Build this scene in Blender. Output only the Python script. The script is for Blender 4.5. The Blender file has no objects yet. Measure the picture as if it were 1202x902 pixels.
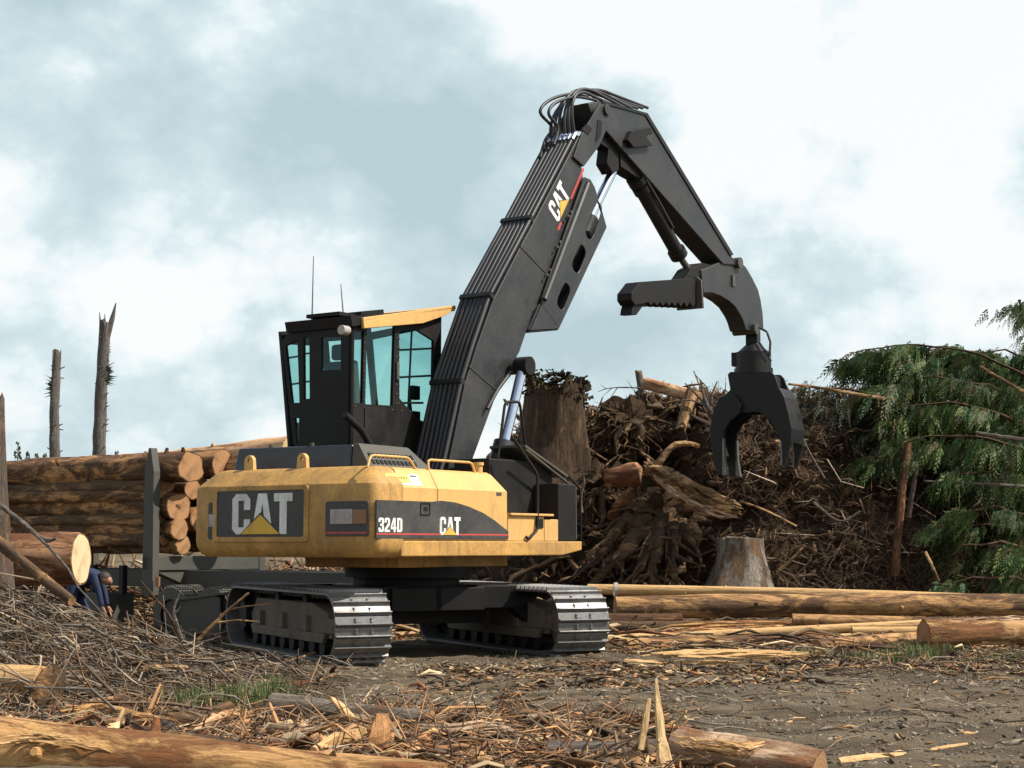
import bpy, bmesh, math, random
import numpy as np
from mathutils import Vector as V, Matrix, noise
from mathutils.geometry import tessellate_polygon
R_ = math.radians
rnd = random.Random(11)
scene = bpy.context.scene
COL = scene.collection
# ------------------------------------------------------------------ survey of the photograph (pixel rays -> metres)
FPX = 2000.0; HOR = 640; CAMZ = 1.45
TH = math.atan((HOR-451)/FPX)
def ray(px, py):
    a = (px-601)/FPX; b = -(py-451)/FPX
    return V((a, math.cos(TH)-b*math.sin(TH), math.sin(TH)+b*math.cos(TH)))
def W(px, py, D):
    d = ray(px, py); t = D/d.y
    return V((t*d.x, D, CAMZ+t*d.z))
# loader upper frame
HEAD = R_(35); C0 = V((-1.40, 23.2, 0))
FW = V((math.sin(HEAD), math.cos(HEAD), 0)); LF = V((-math.cos(HEAD), math.sin(HEAD), 0))
MU = Matrix(((FW.x, LF.x, 0, C0.x), (FW.y, LF.y, 0, C0.y), (0, 0, 1, 0), (0, 0, 0, 1)))
def U(px, py, yu):
    d = ray(px, py); t = (yu+C0.dot(LF))/d.dot(LF)
    P = d*t; P.z += CAMZ; q = P-C0
    return (q.dot(FW), P.z)
def RR(px, py, xu):
    d = ray(px, py); t = (xu+C0.dot(FW))/d.dot(FW)
    P = d*t; P.z += CAMZ; q = P-C0
    return (q.dot(LF), P.z)
# ------------------------------------------------------------------ mesh helpers
ORG = {}
class MB:
    def __init__(s): s.v = []; s.f = []; s.c = []
    def add(s, vs, fs, col=None):
        b = len(s.v); s.v += [tuple(v) for v in vs]; s.f += [tuple(i+b for i in f) for f in fs]
        s.c += [col or (1, 1, 1)]*len(vs)
        return s
    def box(s, c, d, M=None):
        x, y, z = d[0]/2, d[1]/2, d[2]/2
        vs = [V((a*x, b*y, e*z)) for a in (-1, 1) for b in (-1, 1) for e in (-1, 1)]
        vs = [(M @ v if M else v)+V(c) for v in vs]
        return s.add(vs, [(0,1,3,2),(4,6,7,5),(0,4,5,1),(2,3,7,6),(0,2,6,4),(1,5,7,3)])
    def bx(s, x0, x1, y0, y1, z0, z1): return s.box(((x0+x1)/2,(y0+y1)/2,(z0+z1)/2),(x1-x0,y1-y0,z1-z0))
    def prism(s, poly, a0, a1, fn, holes=()):
        loops = [list(poly)]+[list(h) for h in holes]
        flat = [p for L in loops for p in L]; n = len(flat)
        vs = [fn(p[0], p[1], a0) for p in flat]+[fn(p[0], p[1], a1) for p in flat]
        fs = []
        if holes:
            for t in tessellate_polygon([[V((p[0], p[1], 0)) for p in L] for L in loops]):
                fs += [t, (t[2]+n, t[1]+n, t[0]+n)]
        else:
            fs += [tuple(range(n)), tuple(reversed(range(n, 2*n)))]
        k = 0
        for L in loops:
            m = len(L)
            for i in range(m):
                j = (i+1) % m; fs.append((k+i, k+i+n, k+j+n, k+j))
            k += m
        return s.add(vs, fs)
    def tube(s, pts, r, n=8, flat=1.0, wob=0, seed=0, col=None):
        pts = [V(p) for p in pts]; m = len(pts)
        rs = r if isinstance(r, (list, tuple)) else [r]*m
        t0 = (pts[1]-pts[0]).normalized()
        u = t0.orthogonal().normalized(); vs = []; fs = []; rg = random.Random(seed)
        for i, p in enumerate(pts):
            t = (pts[min(i+1, m-1)]-pts[max(i-1, 0)]).normalized()
            u = (u-t*u.dot(t)).normalized(); w = t.cross(u)
            for k in range(n):
                a = 2*math.pi*k/n; q = rs[i]*(1+wob*(rg.random()-.5))
                vs.append(p+u*math.cos(a)*q+w*math.sin(a)*q*flat)
        for i in range(m-1):
            for k in range(n):
                k2 = (k+1) % n; fs.append((i*n+k, i*n+k2, (i+1)*n+k2, (i+1)*n+k))
        fs += [tuple(reversed(range(n))), tuple(range((m-1)*n, m*n))]
        return s.add(vs, fs, col)
    def cyl(s, p0, p1, r0, r1=None, n=16): return s.tube([p0, p1], [r0, r0 if r1 is None else r1], n)
    def loft(s, rings, cap=True):
        n = len(rings[0]); vs = [p for r in rings for p in r]; fs = []
        for i in range(len(rings)-1):
            for k in range(n):
                k2 = (k+1) % n; fs.append((i*n+k, i*n+k2, (i+1)*n+k2, (i+1)*n+k))
        if cap: fs += [tuple(reversed(range(n))), tuple(range((len(rings)-1)*n, len(rings)*n))]
        return s.add(vs, fs)
    def build(s, name, mat, parent=None, M=None, loc=None, smooth=None, bevel=0, cols=False, fix=True):
        vs = [M @ V(v) for v in s.v] if M else [V(v) for v in s.v]
        if parent is not None: org = ORG[parent.name]
        elif loc is not None: org = V(loc)
        else:
            n = len(vs); org = V((sum(v.x for v in vs)/n, sum(v.y for v in vs)/n, min(v.z for v in vs)))
        me = bpy.data.meshes.new(name)
        me.from_pydata([tuple(v-org) for v in vs], [], s.f); me.update()
        if cols:
            at = me.color_attributes.new('Col', 'FLOAT_COLOR', 'POINT')
            at.data.foreach_set('color', np.hstack([np.array(s.c, dtype=np.float32), np.ones((len(vs), 1), np.float32)]).ravel())
        if fix:
            bm = bmesh.new(); bm.from_mesh(me); bmesh.ops.recalc_face_normals(bm, faces=bm.faces); bm.to_mesh(me); bm.free()
        if smooth:
            me.polygons.foreach_set('use_smooth', [True]*len(me.polygons))
            me.set_sharp_from_angle(angle=R_(smooth))
        me.materials.append(mat)
        o = bpy.data.objects.new(name, me); COL.objects.link(o)
        if parent is not None: o.parent = parent
        else: o.location = org
        ORG[o.name] = org
        if bevel:
            b = o.modifiers.new('Bevel', 'BEVEL'); b.width = bevel; b.segments = 2; b.limit_method = 'ANGLE'; b.angle_limit = R_(40)
        return o
def tag(o, label, cat, group=None, kind=None):
    if label: o['label'] = label
    if cat: o['category'] = cat
    if group: o['group'] = group
    if kind: o['kind'] = kind
    return o
def thing(name, label, cat, loc, group=None):
    o = bpy.data.objects.new(name, None); COL.objects.link(o); o.location = loc; ORG[o.name] = V(loc)
    o.empty_display_size = .2
    return tag(o, label, cat, group)
XY = lambda u, v, w: (u, v, w)
XZ = lambda u, v, w: (u, w, v)      # profile in x,z ; thickness along y
YZ = lambda u, v, w: (w, u, v)      # profile in y,z ; thickness along x
def rrect(x0, x1, z0, z1, r=.04, n=3):
    out = []
    for cx, cz, a0 in ((x1-r, z1-r, 0), (x0+r, z1-r, 90), (x0+r, z0+r, 180), (x1-r, z0+r, 270)):
        for k in range(n+1):
            a = R_(a0+90*k/n); out.append((cx+r*math.cos(a), cz+r*math.sin(a)))
    return out
def fast_mesh(name, verts, quads, cols, mat, loc=(0, 0, 0), parent=None, smooth=False):
    verts = np.asarray(verts, np.float32); quads = np.asarray(quads, np.int32); k = quads.shape[1]
    org = ORG[parent.name] if parent is not None else V(loc)
    verts = verts-np.array(org, np.float32)
    me = bpy.data.meshes.new(name)
    me.vertices.add(len(verts)); me.vertices.foreach_set('co', verts.ravel())
    me.loops.add(quads.size); me.loops.foreach_set('vertex_index', quads.ravel())
    me.polygons.add(len(quads)); me.polygons.foreach_set('loop_start', np.arange(0, quads.size, k, dtype=np.int32))
    if smooth: me.polygons.foreach_set('use_smooth', np.ones(len(quads), bool))
    me.update(calc_edges=True)
    if cols is not None:
        at = me.color_attributes.new('Col', 'FLOAT_COLOR', 'POINT')
        c = np.ones((len(verts), 4), np.float32); c[:, :3] = cols
        at.data.foreach_set('color', c.ravel())
    me.materials.append(mat)
    o = bpy.data.objects.new(name, me); COL.objects.link(o)
    if parent is not None: o.parent = parent
    else: o.location = org
    ORG[o.name] = V(org)
    return o
def sticks_np(P0, P1, ru, rv, col, bend=.08, rng=None, taper=.6):
    """n bent slivers: 3 cross sections of 4 points each -> verts, quads, cols"""
    P0 = np.asarray(P0, float); P1 = np.asarray(P1, float); n = len(P0)
    d = P1-P0; L = np.linalg.norm(d, axis=1, keepdims=True); t = d/np.maximum(L, 1e-6)
    a = rng.normal(size=(n, 3)); u = a-t*np.sum(a*t, 1, keepdims=True); u /= np.linalg.norm(u, axis=1, keepdims=True)
    w = np.cross(t, u)
    mid = (P0+P1)/2+u*L*rng.normal(size=(n, 1))*bend+w*L*rng.normal(size=(n, 1))*bend
    ru = np.broadcast_to(np.asarray(ru, float).reshape(-1, 1), (n, 1)); rv = np.broadcast_to(np.asarray(rv, float).reshape(-1, 1), (n, 1))
    vs = np.zeros((n, 12, 3))
    for i, (p, s) in enumerate(((P0, .55), (mid, 1.0), (P1, taper*.7))):
        for k, (cu, cv) in enumerate(((1, 1), (-1, 1), (-1, -1), (1, -1))):
            j = s*rng.uniform(.55, 1.25, (n, 1)); e = t*ru*rng.uniform(-1.6, 1.6, (n, 1))*(i != 1)
            vs[:, i*4+k] = p+u*ru*j*cu+w*rv*j*cv+e
    q = []
    for i in range(2):
        for k in range(4):
            k2 = (k+1) % 4; q.append((i*4+k, i*4+k2, (i+1)*4+k2, (i+1)*4+k))
    q += [(3, 2, 1, 0), (8, 9, 10, 11)]
    Q = (np.array(q)[None]+np.arange(n)[:, None, None]*12).reshape(-1, 4)
    return vs.reshape(-1, 3), Q, np.repeat(np.asarray(col), 12, axis=0)
class Stuff:
    def __init__(s): s.v = []; s.q = []; s.c = []; s.n = 0
    def add(s, t):
        v, q, c = t; s.v.append(v); s.q.append(q+s.n); s.c.append(c); s.n += len(v)
    def build(s, name, mat, label, cat, loc=(0, 0, 0)):
        o = fast_mesh(name, np.vstack(s.v), np.vstack(s.q), np.vstack(s.c), mat, loc)
        return tag(o, label, cat, None, 'stuff')
# ------------------------------------------------------------------ materials
def newmat(name):
    m = bpy.data.materials.new(name); m.use_nodes = True; nt = m.node_tree
    b = nt.nodes['Principled BSDF']; return m, nt, b
def nd(nt, t, **kw):
    n = nt.nodes.new(t)
    for k, v in kw.items():
        if k.startswith('_'): setattr(n, k[1:], v)
        else: n.inputs[k.replace('__', ' ')].default_value = v
    return n
def lk(nt, a, b): nt.links.new(a, b)
def coords(nt, scale=(1, 1, 1), rand=True):
    tc = nd(nt, 'ShaderNodeTexCoord'); mp = nd(nt, 'ShaderNodeMapping'); mp.inputs['Scale'].default_value = scale
    if rand:
        oi = nd(nt, 'ShaderNodeObjectInfo'); mu = nd(nt, 'ShaderNodeMath', _operation='MULTIPLY'); mu.inputs[1].default_value = 57.0
        lk(nt, oi.outputs['Random'], mu.inputs[0]); ad = nd(nt, 'ShaderNodeVectorMath', _operation='ADD')
        lk(nt, tc.outputs['Object'], ad.inputs[0]); lk(nt, mu.outputs[0], ad.inputs[1]); lk(nt, ad.outputs[0], mp.inputs['Vector'])
    else: lk(nt, tc.outputs['Object'], mp.inputs['Vector'])
    return mp.outputs['Vector']
def noi(nt, vec, scale, detail=6, rough=.6, dist=0):
    n = nd(nt, 'ShaderNodeTexNoise', Scale=scale, Detail=detail, Roughness=rough, Distortion=dist)
    lk(nt, vec, n.inputs['Vector']); return n.outputs['Fac']
def ramp(nt, fac, stops):
    r = nd(nt, 'ShaderNodeValToRGB'); e = r.color_ramp.elements
    while len(e) < len(stops): e.new(.5)
    for i, (p, c) in enumerate(stops):
        e[i].position = p; e[i].color = (c[0], c[1], c[2], 1) if not isinstance(c, (int, float)) else (c, c, c, 1)
    lk(nt, fac, r.inputs['Fac']); return r.outputs['Color']
def mix(nt, fac, a, b, mode='MIX'):
    m = nd(nt, 'ShaderNodeMix', _data_type='RGBA', _blend_type=mode)
    for s, x in ((m.inputs[0], fac), (m.inputs[6], a), (m.inputs[7], b)):
        if hasattr(x, 'links'): lk(nt, x, s)
        elif isinstance(x, (int, float)): s.default_value = x
        else: s.default_value = (*x, 1)
    return m.outputs[2]
def bump(nt, b, h, strength=.4, dist=.02):
    n = nd(nt, 'ShaderNodeBump', Strength=strength, Distance=dist); lk(nt, h, n.inputs['Height']); lk(nt, n.outputs['Normal'], b.inputs['Normal'])
def paint(name, col, rough=.45, dirt=(.16, .12, .08), amt=.5, metal=0, scale=1.6, spec=.5, fine=.35, streak=.45, scr=.35):
    m, nt, b = newmat(name); v = coords(nt, (scale,)*3, False)
    n1 = noi(nt, v, 1.2, 8, .65, .4); n2 = noi(nt, v, 14, 5, .7)
    f1 = ramp(nt, n1, [(.5-.25*amt, 0), (.85, min(1, amt*1.3))]); f2 = ramp(nt, n2, [(.45, 0), (.75, fine)])
    c = mix(nt, f1, col, dirt); c = mix(nt, f2, c, dirt)
    mp = nd(nt, 'ShaderNodeMapping'); mp.inputs['Scale'].default_value = (4, 4, .9); lk(nt, v, mp.inputs['Vector']); n3 = noi(nt, mp.outputs[0], 1.3, 6, .65, .3)
    c = mix(nt, ramp(nt, n3, [(.52, 0), (.72, streak)]), c, tuple(x*.55 for x in dirt))     # grime runs
    ms_ = nd(nt, 'ShaderNodeMapping'); ms_.inputs['Scale'].default_value = (3, 3, 22); ms_.inputs['Rotation'].default_value = (.5, .7, .2); lk(nt, v, ms_.inputs['Vector']); n4 = noi(nt, ms_.outputs[0], 2.2, 3, .7, .8)
    c = mix(nt, ramp(nt, n4, [(.66, 0), (.70, scr)]), c, tuple(min(.8, x*1.5+.03) for x in dirt))   # scuffs
    lk(nt, c, b.inputs['Base Color'])
    lk(nt, ramp(nt, n1, [(.3, rough), (.8, min(1, rough+.35))]), b.inputs['Roughness'])
    b.inputs['Metallic'].default_value = metal; b.inputs['Specular IOR Level'].default_value = spec
    bump(nt, b, n2, .08, .01)
    return m
def bark(name, dark, mid, peel, amt=.5, rough=.9, grain=1.0, bstr=.8, up=False):
    """bark with patches where it has come off; grain along local X"""
    m, nt, b = newmat(name); v = coords(nt, (1, 1, 1))
    mp = nd(nt, 'ShaderNodeMapping'); mp.inputs['Scale'].default_value = (5*grain, 5*grain, .9) if up else (.9, 5*grain, 5*grain); lk(nt, v, mp.inputs['Vector'])
    mp2 = nd(nt, 'ShaderNodeMapping'); mp2.inputs['Scale'].default_value = (1.5, 1.5, .45) if up else (.45, 1.5, 1.5); lk(nt, v, mp2.inputs['Vector'])
    g = noi(nt, mp.outputs[0], 3.2, 8, .7, .6); p = noi(nt, mp2.outputs[0], 2.1, 12, .74, .7); f = noi(nt, v, 26, 4, .7)
    c = ramp(nt, g, [(.3, dark), (.55, mid), (.75, tuple(min(1, x*1.5) for x in mid))])
    pc = ramp(nt, g, [(.27, (peel[0]*.42, peel[1]*.34, peel[2]*.28)), (.46, peel), (.78, tuple(min(.85, x*1.35) for x in peel))])
    k = .66-.34*amt
    mask = ramp(nt, p, [(k-.035, 0), (k+.055, 1)])
    c = mix(nt, mask, c, pc); c = mix(nt, ramp(nt, f, [(.5, 0), (.8, .35)]), c, tuple(x*.6 for x in dark))
    lk(nt, c, b.inputs['Base Color']); b.inputs['Roughness'].default_value = rough; b.inputs['Specular IOR Level'].default_value = .25
    h = nd(nt, 'ShaderNodeMath', _operation='ADD'); s2 = nd(nt, 'ShaderNodeMath', _operation='MULTIPLY'); s2.inputs[1].default_value = -.5
    lk(nt, mask, s2.inputs[0]); lk(nt, g, h.inputs[0]); lk(nt, s2.outputs[0], h.inputs[1])
    bump(nt, b, h.outputs[0], bstr, .05)
    return m
def endgrain(name, pale, tan):
    m, nt, b = newmat(name); v = coords(nt, (1, 1, 1), False)
    sx = nd(nt, 'ShaderNodeSeparateXYZ'); lk(nt, v, sx.inputs[0])
    cb = nd(nt, 'ShaderNodeCombineXYZ'); lk(nt, sx.outputs[1], cb.inputs[1]); lk(nt, sx.outputs[2], cb.inputs[2])
    ln = nd(nt, 'ShaderNodeVectorMath', _operation='LENGTH'); lk(nt, cb.outputs[0], ln.inputs[0])
    n = noi(nt, v, 5, 5, .6); n2 = noi(nt, v, 30, 4, .7)
    ad = nd(nt, 'ShaderNodeMath', _operation='MULTIPLY_ADD'); ad.inputs[1].default_value = .06; lk(nt, n, ad.inputs[0]); lk(nt, ln.outputs['Value'], ad.inputs[2])
    mu = nd(nt, 'ShaderNodeMath', _operation='MULTIPLY'); mu.inputs[1].default_value = 190; lk(nt, ad.outputs[0], mu.inputs[0])
    si = nd(nt, 'ShaderNodeMath', _operation='SINE'); lk(nt, mu.outputs[0], si.inputs[0])
    c = mix(nt, ramp(nt, si.outputs[0], [(.2, 0), (.9, .55)]), pale, tan)
    c = mix(nt, ramp(nt, n, [(.45, 0), (.72, .75)]), c, tuple(x*.6 for x in tan)); c = mix(nt, ramp(nt, n2, [(.55, 0), (.8, .4)]), c, tuple(x*.4 for x in tan))
    lk(nt, c, b.inputs['Base Color']); b.inputs['Roughness'].default_value = .85
    bump(nt, b, n2, .3, .01); return m
def colmat(name, rough=.85, nscale=9, lo=.55, hi=1.25, transl=0, spec=.3, bstr=.3):
    m, nt, b = newmat(name); v = coords(nt, (1, 1, 1), False)
    a = nd(nt, 'ShaderNodeVertexColor', _layer_name='Col'); n = noi(nt, v, nscale, 5, .7)
    c = mix(nt, 1.0, a.outputs['Color'], ramp(nt, n, [(.3, lo), (.7, hi)]), 'MULTIPLY')
    lk(nt, c, b.inputs['Base Color']); b.inputs['Roughness'].default_value = rough; b.inputs['Specular IOR Level'].default_value = spec
    if bstr: bump(nt, b, n, bstr, .02)
    if transl:
        t = nd(nt, 'ShaderNodeBsdfTranslucent'); lk(nt, c, t.inputs['Color']); ms = nd(nt, 'ShaderNodeMixShader'); ms.inputs[0].default_value = transl
        lk(nt, b.outputs[0], ms.inputs[1]); lk(nt, t.outputs[0], ms.inputs[2]); lk(nt, ms.outputs[0], nt.nodes['Material Output'].inputs['Surface'])
    return m
def flatmat(name, col, rough=.5, metal=0, spec=.5):
    m, nt, b = newmat(name); v = coords(nt, (1, 1, 1), False); n = noi(nt, v, 22, 5, .7)
    lk(nt, mix(nt, ramp(nt, n, [(.42, 0), (.8, .4)]), col, tuple(x*.5+.03 for x in col)), b.inputs['Base Color'])
    b.inputs['Roughness'].default_value = rough; b.inputs['Metallic'].default_value = metal; b.inputs['Specular IOR Level'].default_value = spec
    return m
M = {}
M['yellow'] = paint('yellow_paint', (.69, .395, .12), .42, (.40, .25, .10), .55, fine=.4, streak=.3)
M['yellow_dirty'] = paint('grimy_yellow_paint', (.63, .345, .085), .5, (.17, .10, .04), .85, fine=.6, streak=.5, scr=.5)
M['black'] = paint('black_paint', (.008, .008, .009), .36, (.036, .032, .028), .42, fine=.35, spec=.3)
M['boom'] = paint('boom_paint', (.015, .016, .018), .31, (.055, .052, .048), .5, fine=.5, streak=.3, scr=.5)
M['soot'] = paint('dark_machinery', (.007, .007, .0075), .45, (.024, .020, .017), .5, spec=.22)
M['navy'] = paint('dark_hood_paint', (.014, .018, .030), .28, (.07, .065, .06), .35)
M['steel'] = paint('track_steel', (.30, .30, .305), .36, (.085, .07, .05), .75, metal=.7, fine=.6)
M['dustframe'] = paint('dusty_track_frame', (.05, .043, .036), .8, (.21, .165, .115), 1.0, fine=.7)
M['chrome'] = flatmat('chrome_rod', (.75, .78, .85), .12, 1.0)
M['rubber'] = flatmat('black_rubber_hose', (.02, .02, .021), .5)
M['decal'] = paint('black_decal', (.022, .023, .026), .4, (.12, .11, .09), .45, fine=.4)
M['white'] = paint('white_lettering', (.78, .78, .74), .5, (.3, .28, .22), .4, fine=.3)
M['logoyellow'] = paint('logo_yellow', (.72, .42, .05), .5, (.3, .2, .08), .3, fine=.2)
M['red'] = flatmat('red_stripe', (.5, .06, .05), .5)
M['lamp'] = paint('lamp_lens', (.42, .38, .36), .25, (.2, .12, .08), .5)
M['amber'] = paint('amber_lens', (.30, .13, .05), .3, (.15, .09, .05), .6)
M['greysteel'] = paint('grey_green_steel', (.045, .046, .04), .6, (.11, .095, .072), .65)
M['tyre'] = paint('dusty_tyre', (.03, .03, .03), .8, (.2, .18, .13), .75)
M['sticker'] = flatmat('yellow_sticker', (.80, .72, .12), .5)
def glass():
    m, nt, b = newmat('tinted_cab_glass'); nt.nodes.remove(b)
    t = nd(nt, 'ShaderNodeBsdfTransparent'); t.inputs['Color'].default_value = (.76, .905, .895, 1)
    g = nd(nt, 'ShaderNodeBsdfGlossy', Roughness=.04); g.inputs['Color'].default_value = (.8, .95, .95, 1)
    lw = nd(nt, 'ShaderNodeLayerWeight', Blend=.5); pw = nd(nt, 'ShaderNodeMath', _operation='POWER'); pw.inputs[1].default_value = 4; lk(nt, lw.outputs['Facing'], pw.inputs[0])
    fr = nd(nt, 'ShaderNodeMath', _operation='MULTIPLY_ADD'); fr.inputs[1].default_value = .55; fr.inputs[2].default_value = .03; lk(nt, pw.outputs[0], fr.inputs[0]); ms = nd(nt, 'ShaderNodeMixShader')
    lk(nt, fr.outputs[0], ms.inputs[0]); lk(nt, t.outputs[0], ms.inputs[1]); lk(nt, g.outputs[0], ms.inputs[2])
    lk(nt, ms.outputs[0], nt.nodes['Material Output'].inputs['Surface']); return m
M['glass'] = glass()
M['bark_load'] = bark('bark_reddish_patchy', (.045, .025, .014), (.12, .064, .034), (.46, .235, .10), .45, .9, 1.5, 1.0)
M['bark_brown'] = bark('bark_dark_brown', (.04, .026, .016), (.14, .082, .046), (.44, .25, .11), .4, .9, 1.5, 1.0)
M['bark_red'] = bark('bark_fresh_red', (.06, .025, .014), (.16, .06, .028), (.40, .21, .11), .45)
M['peeled'] = bark('peeled_log_wood', (.12, .06, .03), (.24, .115, .048), (.58, .355, .155), .98, .7, 1.3, .6)
M['peeled_half'] = bark('half_peeled_log', (.04, .024, .014), (.13, .07, .036), (.46, .255, .105), .5, .8, 1.3, .7)
M['bark_orange'] = bark('orange_inner_bark', (.14, .06, .03), (.34, .14, .06), (.60, .36, .19), .75, .75, 1.0, .8)
M['grey_wood'] = bark('weathered_grey_wood', (.06, .05, .043), (.17, .145, .12), (.24, .16, .10), .35, .9, 1.4, 1.0)
M['snag'] = bark('dead_trunk_wood', (.05, .044, .04), (.13, .115, .105), (.16, .13, .11), .4)
M['stump'] = bark('weathered_stump_wood', (.08, .06, .045), (.27, .225, .175), (.20, .11, .06), .42, .9, 1.2, 1.0)
M['rootwood'] = bark('dark_root_wood', (.028, .017, .010), (.09, .055, .032), (.22, .13, .065), .4, .9, 1.0, 1.0)
M['torn'] = bark('torn_wood', (.045, .025, .012), (.16, .09, .042), (.48, .29, .135), .55, .8, 1.8, 1.0)
M['stump_up'] = bark('weathered_stump_upright', (.07, .052, .04), (.26, .22, .175), (.17, .095, .05), .42, .9, 1.2, 1.0, True)
M['root_up'] = bark('dark_root_upright', (.024, .015, .010), (.075, .047, .029), (.13, .083, .045), .34, .9, 1.2, 1.0, True)
M['grey_up'] = bark('weathered_grey_upright', (.045, .036, .030), (.15, .12, .095), (.20, .12, .07), .4, .9, 1.5, 1.0, True)
M['snag_up'] = bark('dead_trunk_upright', (.045, .039, .036), (.13, .115, .105), (.15, .12, .10), .35, .9, 1.0, .8, True)
M['red_up'] = bark('reddish_pole_upright', (.05, .022, .013), (.13, .055, .028), (.26, .13, .065), .4, .9, 1.0, .8, True)
M['shard_up'] = bark('split_wood_upright', (.12, .07, .035), (.26, .15, .07), (.62, .42, .21), .95, .75, 1.6, .8, True)
M['chunk_up'] = bark('orange_bark_upright', (.18, .075, .03), (.42, .17, .06), (.58, .30, .13), .6, .8, 1.5, 1.0, True)
M['golden'] = bark('peeled_golden_log', (.10, .04, .016), (.26, .10, .032), (.54, .30, .115), .62, .7, 1.3, .8)
M['butt'] = bark('thick_butt_bark', (.07, .032, .013), (.24, .105, .04), (.50, .29, .125), .5, .85, 1.2, .9)
M['shred'] = bark('shredded_orange_log', (.11, .05, .026), (.34, .15, .065), (.56, .38, .24), .6, .8, 1.5, 1.0)
M['end_fresh'] = endgrain('fresh_sawn_end', (.66, .50, .29), (.55, .38, .19))
M['end_tan'] = endgrain('tan_sawn_end', (.42, .22, .095), (.28, .13, .05))
M['end_brown'] = endgrain('weathered_sawn_end', (.33, .18, .08), (.20, .10, .045))
M['chips'] = colmat('wood_debris', .85, 9)
M['needles'] = colmat('conifer_foliage', .6, 3, .6, 1.35, .22, .3, 0)
M['grassm'] = colmat('grass_blades', .7, 5, .7, 1.2, .2, .3, 0)
def soil(name, c0, c1, c2, sc=1.0, bs=.9, damp=.0):
    m, nt, b = newmat(name); v = coords(nt, (1, 1, 1), False)
    a = noi(nt, v, .9*sc, 8, .65, .5); f = noi(nt, v, 12*sc, 8, .75); g = noi(nt, v, 55*sc, 4, .7)
    c = ramp(nt, a, [(.32, c0), (.55, c1), (.75, c2)])
    c = mix(nt, ramp(nt, f, [(.35, .0), (.7, .75)]), c, tuple(x*.45 for x in c1))
    c = mix(nt, ramp(nt, g, [(.6, 0), (.72, .8)]), c, tuple(min(.6, x*1.8) for x in c2))
    mz = nd(nt, 'ShaderNodeMapping'); mz.inputs['Scale'].default_value = (.32, 1.5, 1); mz.inputs['Rotation'].default_value = (0, 0, .12); lk(nt, v, mz.inputs['Vector']); st = noi(nt, mz.outputs[0], 1.3, 6, .6, .6)
    c = mix(nt, ramp(nt, st, [(.44, 0), (.60, damp)]), c, tuple(x*.55 for x in c0))   # damp churned streaks along the track
    lk(nt, c, b.inputs['Base Color']); b.inputs['Roughness'].default_value = .95; b.inputs['Specular IOR Level'].default_value = .15
    h = nd(nt, 'ShaderNodeMath', _operation='ADD'); lk(nt, f, h.inputs[0]); s2 = nd(nt, 'ShaderNodeMath', _operation='MULTIPLY'); s2.inputs[1].default_value = .4
    lk(nt, g, s2.inputs[0]); lk(nt, s2.outputs[0], h.inputs[1]); bump(nt, b, h.outputs[0], bs, .06); return m
M['ground'] = soil('gravelly_track_soil', (.14, .104, .064), (.24, .188, .125), (.33, .265, .18), 1.0, 1.0, .75)
M['pile'] = soil('dark_forest_soil', (.042, .026, .014), (.10, .062, .034), (.19, .122, .068), 1.3, 1.0)
M['moss'] = soil('mossy_rot', (.03, .022, .012), (.07, .055, .025), (.12, .095, .045), 2.0, 1.0)
M['cloth'] = flatmat('blue_work_cloth', (.012, .022, .062), .85)
M['skin'] = flatmat('tanned_skin', (.35, .17, .1), .6)
M['hair'] = flatmat('dark_hair', (.03, .018, .012), .7)
# ------------------------------------------------------------------ block lettering
GLY = {
 'C': ([(.58,.60),(.58,.86),(.45,1),(.13,1),(0,.87),(0,.13),(.13,0),(.45,0),(.58,.13),(.58,.37),(.38,.37),(.38,.17),(.2,.17),(.2,.83),(.38,.83),(.38,.60)], [], .60),
 'A': ([(0,0),(.2,0),(.24,.2),(.44,.2),(.48,0),(.68,0),(.48,1),(.2,1)], [[(.27,.36),(.41,.36),(.34,.78)]], .68),
 'T': ([(.0,1),(0,.8),(.18,.8),(.18,0),(.40,0),(.40,.8),(.58,.8),(.58,1)], [], .58),
 '3': ([(0,.88),(0,.7),(.18,.7),(.18,.84),(.32,.84),(.32,.58),(.16,.58),(.16,.43),(.32,.43),(.32,.16),(.18,.16),(.18,.3),(0,.3),(0,.1),(.1,0),(.4,0),(.5,.1),(.5,.42),(.42,.5),(.5,.58),(.5,.9),(.4,1),(.1,1)], [], .52),
 '2': ([(0,.9),(0,.66),(.18,.66),(.18,.84),(.32,.84),(.32,.6),(0,.22),(0,0),(.5,0),(.5,.16),(.2,.16),(.5,.52),(.5,.9),(.4,1),(.1,1)], [], .52),
 '4': ([(.28,0),(.46,0),(.46,.2),(.54,.2),(.54,.36),(.46,.36),(.46,1),(.24,1),(0,.36),(0,.2),(.28,.2)], [[(.28,.36),(.28,.74),(.14,.36)]], .56),
 'D': ([(0,0),(.38,0),(.5,.12),(.5,.88),(.38,1),(0,1)], [[(.19,.16),(.31,.16),(.31,.84),(.19,.84)]], .52),
}
def word(mb, txt, x0, z0, h, fn, w0, w1, gap=.06, xs=1.0, slant=0):
    x = x0
    for ch in txt:
        p, hs, wd = GLY[ch]
        tr = lambda q: (x+q[0]*h*xs+slant*q[1]*h, z0+q[1]*h)
        mb.prism([tr(q) for q in p], w0, w1, fn, [[tr(q) for q in hh] for hh in hs])
        x += (wd+gap)*h*xs
    return x
# ------------------------------------------------------------------ the log loader
L = thing('log_loader', 'yellow and black tracked log loader with its boom and grapple raised', 'log loader', C0)
def up(mb, name, mat, parent=L, **k): return mb.build(name, M[mat], parent, M=MU, **k)
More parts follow.
